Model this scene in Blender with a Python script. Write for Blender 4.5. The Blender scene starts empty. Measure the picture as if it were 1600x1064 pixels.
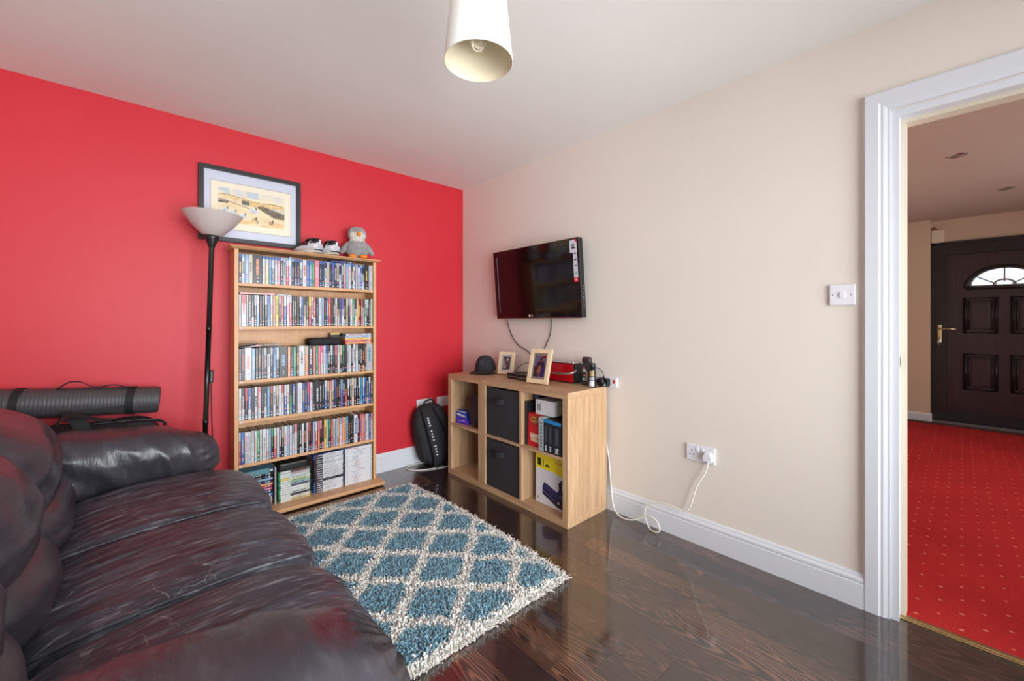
import bpy, bmesh, math, random
import numpy as np
from mathutils import Vector, Matrix, Euler, noise as mnoise

# ------------------------------------------------------------------ camera, light, exposure
scene = bpy.context.scene
COL = scene.collection
PI = math.pi
ROOM_X, ROOM_Y = 2.20, 3.06          # cream wall plane, red wall plane
LEFT_X, BACK_Y, CEIL = -0.80, -1.35, 2.365

cam_data = bpy.data.cameras.new('camera')
cam_data.sensor_width = 36.0
cam_data.lens = 644.0 / 1600.0 * 36.0
cam_data.shift_y = -(532.0 - 503.0) / 1600.0
cam_data.clip_start = 0.02
cam = bpy.data.objects.new('camera', cam_data)
COL.objects.link(cam)
cam.location = (0, 0, 1.17)
cam.rotation_euler = (PI / 2, 0, -math.radians(42.5))
scene.camera = cam

world = bpy.data.worlds.new('overcast_sky')
scene.world = world
world.use_nodes = True
bg = world.node_tree.nodes['Background']
bg.inputs[0].default_value = (0.86, 0.93, 1.0, 1)
bg.inputs[1].default_value = 2.2

def area(name, loc, rot, sx, sy, power, color=(1, 1, 1)):
    l = bpy.data.lights.new(name, 'AREA')
    l.shape = 'RECTANGLE'; l.size = sx; l.size_y = sy
    l.energy = power; l.color = color
    o = bpy.data.objects.new(name, l)
    COL.objects.link(o)
    o.location = loc; o.rotation_euler = rot
    return o

# daylight falling through the room's own window (in the wall behind the camera) and the hall window
area('window_daylight', (0.75, BACK_Y - 0.10, 1.13), (PI / 2, 0, 0), 2.5, 1.98, 128, (0.93, 0.97, 1.0))
area('hall_window_daylight', (4.2, -3.10, 1.45), (PI / 2, 0, 0), 2.6, 1.4, 62, (1.0, 0.97, 0.92))

scene.view_settings.view_transform = 'Standard'
scene.view_settings.look = 'None'
scene.view_settings.exposure = 0.34
scene.view_settings.gamma = 1.0
scene.view_settings.use_curve_mapping = False

# ------------------------------------------------------------------ helpers
def lin(c):
    return tuple(((v / 255.0) / 12.92 if v / 255.0 <= 0.04045 else ((v / 255.0 + 0.055) / 1.055) ** 2.4) for v in c)

def sm(o):
    for p in o.data.polygons: p.use_smooth = True
    return o

class MB:
    """collects shapes into one mesh; colours go to a corner colour attribute"""
    def __init__(s): s.v = []; s.f = []; s.c = []; s.use_c = False; s.s = []; s.m = []
    def quad(s, pts, col=None, smooth=False, mi=0):
        b = len(s.v); s.v += [tuple(p) for p in pts]; s.f.append(tuple(range(b, b + len(pts))))
        s.c.append(col); s.s.append(smooth); s.m.append(mi)
        if col: s.use_c = True
    def add(s, verts, faces, col=None, smooth=False, mi=0):
        b = len(s.v); s.v += [tuple(p) for p in verts]
        for f in faces:
            s.f.append(tuple(i + b for i in f)); s.c.append(col); s.s.append(smooth); s.m.append(mi)
        if col: s.use_c = True
    def box(s, x0, x1, y0, y1, z0, z1, col=None, bev=0.0, mat=None, mi=0):
        if bev <= 0:
            v = [(x0,y0,z0),(x1,y0,z0),(x1,y1,z0),(x0,y1,z0),(x0,y0,z1),(x1,y0,z1),(x1,y1,z1),(x0,y1,z1)]
            f = [(0,3,2,1),(4,5,6,7),(0,1,5,4),(1,2,6,5),(2,3,7,6),(3,0,4,7)]
        else:
            bm = bmesh.new()
            bmesh.ops.create_cube(bm, size=1.0)
            for q in bm.verts:
                q.co = Vector(((x0+x1)/2 + q.co.x*(x1-x0), (y0+y1)/2 + q.co.y*(y1-y0), (z0+z1)/2 + q.co.z*(z1-z0)))
            bmesh.ops.bevel(bm, geom=list(bm.edges), offset=bev, segments=2, affect='EDGES', profile=0.5)
            bm.verts.index_update()
            v = [q.co.copy() for q in bm.verts]; f = [tuple(w.index for w in p.verts) for p in bm.faces]
            bm.free()
        if mat is not None: v = [mat @ Vector(p) for p in v]
        s.add(v, f, col, False, mi)
    def lathe(s, prof, center=(0,0,0), n=32, col=None, smooth=True, mat=None, cap0=False, cap1=False, mi=0):
        v = []; f = []
        for r, z in prof:
            for k in range(n):
                a = 2*PI*k/n
                v.append(Vector((center[0]+r*math.cos(a), center[1]+r*math.sin(a), center[2]+z)))
        for i in range(len(prof)-1):
            for k in range(n):
                k2 = (k+1) % n
                f.append((i*n+k, i*n+k2, (i+1)*n+k2, (i+1)*n+k))
        if cap0: f.append(tuple(reversed(range(n))))
        if cap1: f.append(tuple(range((len(prof)-1)*n, len(prof)*n)))
        if mat is not None: v = [mat @ p for p in v]
        s.add(v, f, col, smooth, mi)
    def tube(s, pts, r, n=10, col=None, closed=False, flat=None, cap=True, mi=0):
        pts = [Vector(p) for p in pts]; m = len(pts)
        rr = r if isinstance(r, (list, tuple)) else [r]*m
        v = []; f = []; prev = None
        for i, p in enumerate(pts):
            t = (pts[(i+1) % m] - pts[i-1]) if closed else (pts[min(i+1, m-1)] - pts[max(i-1, 0)])
            t.normalize()
            if prev is None:
                a = Vector((0,0,1)) if abs(t.z) < 0.9 else Vector((1,0,0))
                nrm = (a - t*a.dot(t)).normalized()
            else:
                nrm = (prev - t*prev.dot(t))
                nrm = nrm.normalized() if nrm.length > 1e-6 else prev
            prev = nrm; bn = t.cross(nrm)
            for k in range(n):
                a = 2*PI*k/n
                fx = flat if flat else 1.0
                v.append(p + nrm*(rr[i]*fx*math.cos(a)) + bn*(rr[i]*math.sin(a)))
        segs = m if closed else m-1
        for i in range(segs):
            j = (i+1) % m
            for k in range(n):
                k2 = (k+1) % n
                f.append((i*n+k, i*n+k2, j*n+k2, j*n+k))
        if cap and not closed:
            f.append(tuple(reversed(range(n)))); f.append(tuple(range((m-1)*n, m*n)))
        s.add(v, f, col, True, mi)
    def ribbon(s, pts, width, thick, wdir=(0,1,0), col=None):
        """flat strap following pts; wdir is the direction of its width"""
        pts = [Vector(p) for p in pts]; w = Vector(wdir).normalized(); v = []; f = []
        m = len(pts)
        for i, p in enumerate(pts):
            t = (pts[min(i+1, m-1)] - pts[max(i-1, 0)]).normalized()
            nn = t.cross(w).normalized()
            for a, b in ((-1,-1),(1,-1),(1,1),(-1,1)):
                v.append(p + w*(a*width/2) + nn*(b*thick/2))
        for i in range(m-1):
            for k in range(4):
                k2 = (k+1) % 4
                f.append((i*4+k, i*4+k2, (i+1)*4+k2, (i+1)*4+k))
        f += [(3,2,1,0), tuple((m-1)*4+k for k in range(4))]
        s.add(v, f, col, False)
    def rcushion(s, c, h, n=4.0, res=24, disp=None, col=None, warp=None):
        """rounded-box (superellipsoid) body with displacement"""
        idx = {}; v = []; f = []
        hx, hy, hz = h; c = Vector(c)
        def vid(u):
            key = tuple(round(q*res) for q in u)
            if key in idx: return idx[key]
            d = (abs(u[0])**n + abs(u[1])**n + abs(u[2])**n) ** (1.0/n)
            q = Vector((u[0]/d, u[1]/d, u[2]/d))
            nn = Vector((math.copysign(abs(q.x)**(n-1), q.x)/hx, math.copysign(abs(q.y)**(n-1), q.y)/hy, math.copysign(abs(q.z)**(n-1), q.z)/hz)).normalized()
            p = Vector((q.x*hx, q.y*hy, q.z*hz))
            if warp: p = Vector(warp(p, q))
            if disp: p = p + nn*disp(p, q)
            idx[key] = len(v); v.append(c + p); return idx[key]
        def g(t): return math.tan(t*PI/4)
        for ax in range(3):
            for sg in (-1, 1):
                a1, a2 = (ax+1) % 3, (ax+2) % 3
                for i in range(res):
                    for j in range(res):
                        q = []
                        for di, dj in ((0,0),(1,0),(1,1),(0,1)):
                            u = [0,0,0]; u[ax] = float(sg); u[a1] = -1+2*(i+di)/res; u[a2] = -1+2*(j+dj)/res
                            q.append(vid(u))
                        f.append(tuple(q) if sg > 0 else tuple(reversed(q)))
        s.add(v, f, col, True)
    def mesh(s, name):
        me = bpy.data.meshes.new(name)
        me.from_pydata([tuple(p) for p in s.v], [], s.f)
        me.polygons.foreach_set('use_smooth', s.s)
        if any(s.m): me.polygons.foreach_set('material_index', s.m)
        if s.use_c:
            a = me.color_attributes.new('Col', 'FLOAT_COLOR', 'CORNER')
            buf = np.ones((len(me.loops), 4), np.float32); k = 0
            for fc, cc in zip(s.f, s.c):
                if cc: buf[k:k+len(fc), :3] = cc[:3]
                k += len(fc)
            a.data.foreach_set('color', buf.ravel())
        me.update()
        return me
    def build(s, name, mat, parent=None, loc=None, rot=None):
        me = s.mesh(name)
        for m in (mat if isinstance(mat, (list, tuple)) else [mat]): me.materials.append(m)
        return link(name, me, parent, loc, rot)

def link(name, me, parent=None, loc=None, rot=None):
    o = bpy.data.objects.new(name, me)
    COL.objects.link(o)
    if parent is not None: o.parent = parent
    if loc is not None: o.location = loc
    if rot is not None: o.rotation_euler = rot
    return o

def empty(name, loc=(0,0,0), rz=0.0, rot=None):
    o = bpy.data.objects.new(name, None)
    o.empty_display_size = 0.1
    COL.objects.link(o); o.location = loc
    o.rotation_euler = rot if rot else (0, 0, rz)
    return o

def tag(o, label=None, cat=None, group=None, kind=None):
    if label: o['label'] = label
    if cat: o['category'] = cat
    if group: o['group'] = group
    if kind: o['kind'] = kind
    return o

def bx(name, mat, parent, x0, x1, y0, y1, z0, z1, bev=0.0, **k):
    m = MB(); m.box(x0, x1, y0, y1, z0, z1, bev=bev)
    return m.build(name, mat, parent, **k)

def struct(o):
    o['kind'] = 'structure'; return o

def text_into(mb, s, size, origin, xdir, ydir, col=None, proud=0.0004, align='CENTER'):
    """flat printed lettering laid on a surface"""
    cu = bpy.data.curves.new('lettering', 'FONT'); cu.body = s; cu.size = size
    cu.align_x = align; cu.align_y = 'CENTER'; cu.resolution_u = 2
    ob = bpy.data.objects.new('lettering', cu); COL.objects.link(ob)
    dg = bpy.context.evaluated_depsgraph_get()
    me = bpy.data.meshes.new_from_object(ob.evaluated_get(dg))
    X, Y = Vector(xdir).normalized(), Vector(ydir).normalized(); Z = X.cross(Y); O = Vector(origin)
    vs = [O + X*q.co.x + Y*q.co.y + Z*proud for q in me.vertices]
    mb.add(vs, [tuple(p.vertices) for p in me.polygons], col)
    bpy.data.objects.remove(ob); bpy.data.curves.remove(cu); bpy.data.meshes.remove(me)

# ------------------------------------------------------------------ materials
def mat_new(name):
    m = bpy.data.materials.new(name); m.use_nodes = True
    nt = m.node_tree; b = nt.nodes['Principled BSDF']
    return m, nt, b
def N(nt, t, **kw):
    n = nt.nodes.new(t)
    for k, v in kw.items(): setattr(n, k, v)
    return n
def ramp(nt, stops):
    r = N(nt, 'ShaderNodeValToRGB'); e = r.color_ramp.elements
    while len(e) < len(stops): e.new(0.5)
    for q, (p, c) in zip(e, stops): q.position = p; q.color = (*c, 1)
    return r
def bump(nt, b, src, strength, dist):
    bp = N(nt, 'ShaderNodeBump'); bp.inputs['Strength'].default_value = strength; bp.inputs['Distance'].default_value = dist
    nt.links.new(src, bp.inputs['Height']); nt.links.new(bp.outputs[0], b.inputs['Normal'])
    return bp
def coords(nt, scale=(1,1,1), out='Object'):
    tc = N(nt, 'ShaderNodeTexCoord'); mp = N(nt, 'ShaderNodeMapping'); mp.inputs['Scale'].default_value = scale
    nt.links.new(tc.outputs[out], mp.inputs[0]); return mp.outputs[0]
def noise_n(nt, vec, scale, detail=3.0, rough=0.5):
    n = N(nt, 'ShaderNodeTexNoise'); n.inputs['Scale'].default_value = scale
    n.inputs['Detail'].default_value = detail; n.inputs['Roughness'].default_value = rough
    nt.links.new(vec, n.inputs['Vector']); return n

def plain(name, rgb, rough=0.5, metal=0.0, var=0.06, nscale=30, bmp=0.0, bdist=0.001, spec=0.5, coat=0.0, sheen=0.0):
    m, nt, b = mat_new(name)
    c = lin(rgb)
    v = coords(nt); n = noise_n(nt, v, nscale)
    r = ramp(nt, [(0.25, tuple(q*(1-var) for q in c)), (0.75, tuple(min(1, q*(1+var)) for q in c))])
    nt.links.new(n.outputs[0], r.inputs[0]); nt.links.new(r.outputs[0], b.inputs['Base Color'])
    b.inputs['Roughness'].default_value = rough; b.inputs['Metallic'].default_value = metal
    b.inputs['Specular IOR Level'].default_value = spec
    if coat: b.inputs['Coat Weight'].default_value = coat; b.inputs['Coat Roughness'].default_value = 0.06
    if sheen: b.inputs['Sheen Weight'].default_value = sheen; b.inputs['Sheen Roughness'].default_value = 0.5
    if bmp: bump(nt, b, n.outputs[0], bmp, bdist)
    return m

def paint(name, rgb, rough=0.55, bmp=0.12, var=0.025):
    """rolled emulsion with its slight stipple and patchy coats"""
    m, nt, b = mat_new(name); c = lin(rgb)
    v = coords(nt); big = noise_n(nt, v, 1.3, 4); fine = noise_n(nt, v, 160, 2)
    r = ramp(nt, [(0.3, tuple(q*(1-var) for q in c)), (0.7, tuple(min(1, q*(1+var)) for q in c))])
    nt.links.new(big.outputs[0], r.inputs[0]); nt.links.new(r.outputs[0], b.inputs['Base Color'])
    b.inputs['Roughness'].default_value = rough
    bump(nt, b, fine.outputs[0], bmp, 0.0012)
    return m

def wood(name, dark, light, axis='z', rough=0.42, freq=1.0, contrast=(0.25, 0.75)):
    m, nt, b = mat_new(name)
    sc = {'x': (1.2, 26, 26), 'y': (26, 1.2, 26), 'z': (26, 26, 1.2)}[axis]
    sc = tuple(q*freq for q in sc)
    v = coords(nt, sc); n = noise_n(nt, v, 1.6, 5, 0.6)
    sc2 = tuple(q*3.4 for q in sc); v2 = coords(nt, sc2); n2 = noise_n(nt, v2, 2.0, 3, 0.55)
    mx = N(nt, 'ShaderNodeMix'); mx.data_type = 'FLOAT'; mx.inputs[0].default_value = 0.4
    nt.links.new(n.outputs[0], mx.inputs[2]); nt.links.new(n2.outputs[0], mx.inputs[3])
    r = ramp(nt, [(contrast[0], lin(dark)), (contrast[1], lin(light))])
    nt.links.new(mx.outputs[0], r.inputs[0]); nt.links.new(r.outputs[0], b.inputs['Base Color'])
    b.inputs['Roughness'].default_value = rough
    bump(nt, b, mx.outputs[0], 0.08, 0.001)
    return m

def vcol(name, rough=0.35, spec=0.5, bmp=0.0, nscale=200, sheen=0.0, var=0.0):
    """print / dye held in the mesh's own colour attribute"""
    m, nt, b = mat_new(name)
    a = N(nt, 'ShaderNodeVertexColor'); a.layer_name = 'Col'
    n = noise_n(nt, coords(nt), nscale, 2)
    if var:
        hs = N(nt, 'ShaderNodeHueSaturation')
        mr = N(nt, 'ShaderNodeMapRange'); mr.inputs[3].default_value = 0.88-var; mr.inputs[4].default_value = 0.88+var
        nt.links.new(n.outputs[0], mr.inputs[0]); nt.links.new(mr.outputs[0], hs.inputs['Value'])
        nt.links.new(a.outputs[0], hs.inputs['Color']); nt.links.new(hs.outputs[0], b.inputs['Base Color'])
    else:
        nt.links.new(a.outputs[0], b.inputs['Base Color'])
    b.inputs['Roughness'].default_value = rough; b.inputs['Specular IOR Level'].default_value = spec
    if sheen: b.inputs['Sheen Weight'].default_value = sheen
    if bmp: bump(nt, b, n.outputs[0], bmp, 0.001)
    return m

def glass_pane(name, rough=0.02, tint=(1, 1, 1), refl=0.12):
    m = bpy.data.materials.new(name); m.use_nodes = True; nt = m.node_tree
    nt.nodes.remove(nt.nodes['Principled BSDF'])
    tr = N(nt, 'ShaderNodeBsdfTransparent'); tr.inputs[0].default_value = (*tint, 1)
    gl = N(nt, 'ShaderNodeBsdfGlossy'); gl.inputs['Roughness'].default_value = rough
    lw = N(nt, 'ShaderNodeFresnel'); lw.inputs[0].default_value = 1.45
    mx = N(nt, 'ShaderNodeMixShader')
    nt.links.new(lw.outputs[0], mx.inputs[0]); nt.links.new(tr.outputs[0], mx.inputs[1]); nt.links.new(gl.outputs[0], mx.inputs[2])
    nt.links.new(mx.outputs[0], nt.nodes['Material Output'].inputs[0])
    return m

def leather_mat(name, stretch, crease=0.35, wear_sheen=0.8, spec=0.5, dark=(46, 46, 53), light=(66, 63, 70)):
    m, nt, b = mat_new(name)
    v = coords(nt, stretch); n1 = noise_n(nt, v, 3.2, 6, 0.62)
    v2 = coords(nt); pores = N(nt, 'ShaderNodeTexVoronoi'); pores.inputs['Scale'].default_value = 420
    nt.links.new(v2, pores.inputs['Vector'])
    blot = noise_n(nt, v2, 5.0, 4)
    r = ramp(nt, [(0.3, lin(dark)), (0.72, lin(light))])
    nt.links.new(blot.outputs[0], r.inputs[0])
    # rubbed, scratched patches along the creases; pale blue-grey also paints in the window's sheen
    scr_sheen = noise_n(nt, coords(nt, tuple(q*2.2 for q in stretch)), 5.0, 5, 0.7)
    sr = ramp(nt, [(0.52, (0, 0, 0)), (0.72, (wear_sheen, wear_sheen, wear_sheen))]); nt.links.new(scr_sheen.outputs[0], sr.inputs[0])
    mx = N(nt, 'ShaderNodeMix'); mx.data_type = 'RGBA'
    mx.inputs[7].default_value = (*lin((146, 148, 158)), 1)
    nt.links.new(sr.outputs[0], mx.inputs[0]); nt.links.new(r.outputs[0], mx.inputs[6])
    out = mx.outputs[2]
    if wear_sheen > 0.5:      # pale dry cracks in the worn places
        wob = noise_n(nt, v2, 7.0, 3); va = N(nt, 'ShaderNodeMixRGB'); va.blend_type = 'ADD'; va.inputs[0].default_value = 0.12
        nt.links.new(v2, va.inputs[1]); nt.links.new(wob.outputs['Color'], va.inputs[2])
        vo = N(nt, 'ShaderNodeTexVoronoi'); vo.feature = 'DISTANCE_TO_EDGE'; vo.inputs['Scale'].default_value = 7.5
        nt.links.new(va.outputs[0], vo.inputs['Vector'])
        lt = N(nt, 'ShaderNodeMath'); lt.operation = 'LESS_THAN'; lt.inputs[1].default_value = 0.0055; nt.links.new(vo.outputs['Distance'], lt.inputs[0])
        pt = noise_n(nt, v2, 3.1, 2); gt = N(nt, 'ShaderNodeMapRange'); gt.inputs[1].default_value = 0.54; gt.inputs[2].default_value = 0.66; gt.inputs[4].default_value = 0.75; nt.links.new(pt.outputs[0], gt.inputs[0])
        mu = N(nt, 'ShaderNodeMath'); mu.operation = 'MULTIPLY'; nt.links.new(lt.outputs[0], mu.inputs[0]); nt.links.new(gt.outputs[0], mu.inputs[1])
        mk = N(nt, 'ShaderNodeMix'); mk.data_type = 'RGBA'; mk.inputs[7].default_value = (*lin((170, 164, 158)), 1)
        nt.links.new(mu.outputs[0], mk.inputs[0]); nt.links.new(out, mk.inputs[6]); out = mk.outputs[2]
    nt.links.new(out, b.inputs['Base Color'])
    rr = N(nt, 'ShaderNodeMapRange'); rr.inputs[3].default_value = 0.22; rr.inputs[4].default_value = 0.40
    nt.links.new(blot.outputs[0], rr.inputs[0]); nt.links.new(rr.outputs[0], b.inputs['Roughness'])
    b.inputs['Specular IOR Level'].default_value = spec
    bp1 = N(nt, 'ShaderNodeBump'); bp1.inputs['Strength'].default_value = crease; bp1.inputs['Distance'].default_value = 0.012
    nt.links.new(n1.outputs[0], bp1.inputs['Height'])
    # sharp dry creases
    rid = N(nt, 'ShaderNodeTexNoise'); rid.noise_type = 'RIDGED_MULTIFRACTAL'; rid.inputs['Scale'].default_value = 1.0
    rid.inputs['Detail'].default_value = 2.5; rid.inputs['Roughness'].default_value = 0.5; rid.inputs['Distortion'].default_value = 0.35
    nt.links.new(coords(nt, tuple(q*1.9 for q in stretch)), rid.inputs['Vector'])
    bp3 = N(nt, 'ShaderNodeBump'); bp3.inputs['Strength'].default_value = min(1.0, crease*1.1); bp3.inputs['Distance'].default_value = 0.030
    nt.links.new(rid.outputs[0], bp3.inputs['Height']); nt.links.new(bp1.outputs[0], bp3.inputs['Normal']); bp1 = bp3
    bp2 = N(nt, 'ShaderNodeBump'); bp2.inputs['Strength'].default_value = 0.10; bp2.inputs['Distance'].default_value = 0.0006
    nt.links.new(pores.outputs[0], bp2.inputs['Height']); nt.links.new(bp1.outputs[0], bp2.inputs['Normal'])
    nt.links.new(bp2.outputs[0], b.inputs['Normal'])
    return m

def wenge_mat():
    """dark laminate plank: orange-brown cathedral figure, a different piece of grain on every plank"""
    m, nt, b = mat_new('wenge_laminate')
    tc = N(nt, 'ShaderNodeTexCoord'); oi = N(nt, 'ShaderNodeObjectInfo')
    sep = N(nt, 'ShaderNodeSeparateXYZ'); nt.links.new(tc.outputs['Object'], sep.inputs[0])
    def math_(op, a, bb):
        n = N(nt, 'ShaderNodeMath'); n.operation = op
        for i, q in enumerate((a, bb)):
            if isinstance(q, (int, float)): n.inputs[i].default_value = q
            else: nt.links.new(q, n.inputs[i])
        return n.outputs[0]
    rnd = oi.outputs['Random']
    off = math_('MULTIPLY', rnd, 37.0)
    comb = N(nt, 'ShaderNodeCombineXYZ')
    nt.links.new(math_('MULTIPLY', sep.outputs[0], 9.0), comb.inputs[0])
    nt.links.new(math_('ADD', math_('MULTIPLY', sep.outputs[1], 2.2), off), comb.inputs[1]); nt.links.new(off, comb.inputs[2])
    warp = noise_n(nt, comb.outputs[0], 1.0, 3, 0.55)
    wv = math_('MULTIPLY', math_('SUBTRACT', warp.outputs[0], 0.5), 0.10)
    # slice through growth rings: distance from a slightly tilted pith line
    xx = math_('ADD', math_('ADD', sep.outputs[0], wv), math_('MULTIPLY', math_('SUBTRACT', math_('FRACT', math_('MULTIPLY', rnd, 7.3), 0), 0.5), 0.08))
    zz = math_('ADD', math_('MULTIPLY', sep.outputs[1], 0.075), math_('MULTIPLY', math_('SUBTRACT', math_('FRACT', math_('MULTIPLY', rnd, 13.7), 0), 0.5), 0.09))
    rad = math_('SQRT', math_('ADD', math_('MULTIPLY', xx, xx), math_('MULTIPLY', zz, zz)), 0)
    ring = math_('SINE', math_('MULTIPLY', rad, 880.0), 0)
    # fibres
    fc = N(nt, 'ShaderNodeCombineXYZ')
    nt.links.new(math_('MULTIPLY', sep.outputs[0], 260.0), fc.inputs[0]); nt.links.new(math_('ADD', math_('MULTIPLY', sep.outputs[1], 9.0), off), fc.inputs[1])
    fib = noise_n(nt, fc.outputs[0], 1.0, 3, 0.6)
    lines = math_('MULTIPLY', math_('ADD', math_('MULTIPLY', ring, 0.5), 0.5), math_('MULTIPLY', fib.outputs[0], 1.7))
    patch = noise_n(nt, comb.outputs[0], 0.55, 2, 0.5)
    amt = math_('MULTIPLY', math_('MULTIPLY', lines, math_('ADD', math_('MULTIPLY', patch.outputs[0], 1.9), -0.32)), math_('ADD', 0.45, math_('MULTIPLY', math_('FRACT', math_('MULTIPLY', rnd, 29.3), 0), 0.85)))
    r = ramp(nt, [(0.10, lin((38, 27, 26))), (0.40, lin((60, 41, 35))), (0.95, lin((126, 84, 60)))])
    nt.links.new(amt, r.inputs[0])
    nt.links.new(r.outputs[0], b.inputs['Base Color'])
    b.inputs['Roughness'].default_value = 0.30
    b.inputs['Specular IOR Level'].default_value = 0.5
    b.inputs['Coat Weight'].default_value = 1.0; b.inputs['Coat Roughness'].default_value = 0.07; b.inputs['Coat IOR'].default_value = 1.8
    bump(nt, b, fib.outputs[0], 0.05, 0.0006)
    return m

def carpet_mat():
    """red hall carpet with small pale woven motifs set in a diamond grid"""
    m, nt, b = mat_new('red_hall_carpet')
    tc = N(nt, 'ShaderNodeTexCoord'); sep = N(nt, 'ShaderNodeSeparateXYZ'); nt.links.new(tc.outputs['Object'], sep.inputs[0])
    def M(op, a, bb=0.0):
        n = N(nt, 'ShaderNodeMath'); n.operation = op
        for i, q in enumerate((a, bb)):
            if isinstance(q, (int, float)): n.inputs[i].default_value = q
            else: nt.links.new(q, n.inputs[i])
        return n.outputs[0]
    u = M('DIVIDE', M('ADD', sep.outputs[0], sep.outputs[1]), 0.125); w = M('DIVIDE', M('SUBTRACT', sep.outputs[0], sep.outputs[1]), 0.125)
    fu = M('SUBTRACT', M('FRACT', u), 0.5); fw = M('SUBTRACT', M('FRACT', w), 0.5)
    px = M('ABSOLUTE', M('ADD', fu, fw)); py = M('ABSOLUTE', M('SUBTRACT', fu, fw))
    d = M('ADD', px, M('MULTIPLY', py, 0.7))
    wob = noise_n(nt, coords(nt), 120, 2)
    dd = M('ADD', d, M('MULTIPLY', M('SUBTRACT', wob.outputs[0], 0.5), 0.22))
    spot = M('LESS_THAN', dd, 0.085)
    pile = noise_n(nt, coords(nt), 260, 2); big = noise_n(nt, coords(nt), 2.0, 3)
    r = ramp(nt, [(0.3, lin((160, 34, 37))), (0.7, lin((202, 54, 54)))]); 
    mixf = N(nt, 'ShaderNodeMix'); mixf.data_type = 'FLOAT'; mixf.inputs[0].default_value = 0.4
    nt.links.new(pile.outputs[0], mixf.inputs[2]); nt.links.new(big.outputs[0], mixf.inputs[3])
    nt.links.new(mixf.outputs[0], r.inputs[0])
    mx = N(nt, 'ShaderNodeMix'); mx.data_type = 'RGBA'; mx.inputs[7].default_value = (*lin((226, 140, 118)), 1)
    nt.links.new(spot, mx.inputs[0]); nt.links.new(r.outputs[0], mx.inputs[6]); nt.links.new(mx.outputs[2], b.inputs['Base Color'])
    b.inputs['Roughness'].default_value = 0.95; b.inputs['Specular IOR Level'].default_value = 0.1
    bump(nt, b, pile.outputs[0], 0.5, 0.004)
    return m

M_RED = paint('red_emulsion', (204, 36, 50), 0.5)
M_CREAM = paint('cream_emulsion', (228, 219, 209), 0.6)
M_CEIL = paint('ceiling_white', (232, 229, 224), 0.75)
M_GLOSSW = paint('white_gloss_paint', (218, 221, 227), 0.28, 0.05, 0.015)
M_WENGE = wenge_mat()
M_CARPET = carpet_mat()
M_HALLW = paint('hall_cream_emulsion', (206, 182, 158), 0.6)
M_HALLC = paint('hall_ceiling_paint', (196, 178, 168), 0.75)
M_SUB = plain('dark_underlay', (22, 16, 14), 0.8)
M_BEECHX = wood('beech_veneer_along', (196, 142, 96), (226, 178, 130), 'x')
M_BEECHZ = wood('beech_veneer_up', (196, 142, 96), (226, 178, 130), 'z')
M_OAKX = wood('oak_effect_x', (150, 112, 80), (220, 184, 144), 'x', freq=0.9)
M_OAKY = wood('oak_effect_y', (150, 112, 80), (220, 184, 144), 'y', freq=0.9)
M_OAKZ = wood('oak_effect_z', (150, 112, 80), (220, 184, 144), 'z', freq=0.9)
M_PALEWOOD = wood('pale_birch', (216, 188, 150), (236, 212, 178), 'z')
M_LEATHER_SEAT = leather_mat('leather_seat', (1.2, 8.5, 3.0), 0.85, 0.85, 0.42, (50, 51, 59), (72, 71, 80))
M_LEATHER_ARM = leather_mat('leather_arm', (4.0, 1.4, 1.4), 0.6, 0.12, 0.6)
M_LEATHER_BACK = leather_mat('leather_back', (1.6, 1.2, 5.0), 0.5, 0.08, 0.7)
M_BLACKPL = plain('black_plastic', (24, 23, 25), 0.35)
M_BLACKSAT = plain('black_satin_metal', (20, 20, 21), 0.32, 0.0, spec=0.6)
M_BLACKFAB = plain('black_nylon', (30, 29, 33), 0.8, 0, 0.25, 90, 0.35, 0.003)
M_BLACKFAB2 = plain('black_webbing', (22, 21, 24), 0.75, 0, 0.2, 300, 0.4, 0.001)
M_CHARFAB = plain('charcoal_felt', (46, 45, 49), 0.9, 0, 0.25, 220, 0.4, 0.001)
M_WHITEPL = plain('white_plastic', (226, 226, 232), 0.3, var=0.02)
M_CABLEW = plain('white_cable', (226, 222, 212), 0.4, var=0.03)
M_CABLEK = plain('black_cable', (22, 20, 20), 0.45)
M_BRASS = plain('brass', (206, 184, 140), 0.3, 1.0)
M_CHROME = plain('brushed_chrome', (205, 204, 206), 0.28, 1.0)
M_PRINT = vcol('printed_card', 0.36)
M_CASE = vcol('case_sleeve_print', 0.26, var=0.10, nscale=90)
for _n in M_CASE.node_tree.nodes:
    if _n.type == 'HUE_SAT': _n.inputs['Saturation'].default_value = 0.88
M_GLASS = glass_pane('clear_glass')
M_SCREEN = plain('television_screen', (8, 8, 9), 0.10, spec=0.55)
M_TVGLOSS = plain('piano_black_red_tint', (20, 8, 10), 0.08, spec=0.55)
M_FRAMEK = plain('black_stained_frame', (38, 35, 38), 0.4, bmp=0.05)
M_DOORK = wood('dark_rosewood_upvc', (44, 34, 40), (66, 52, 59), 'z', 0.34)
M_DOORF = wood('dark_frame_upvc', (28, 26, 28), (42, 38, 40), 'z', 0.4)
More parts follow.
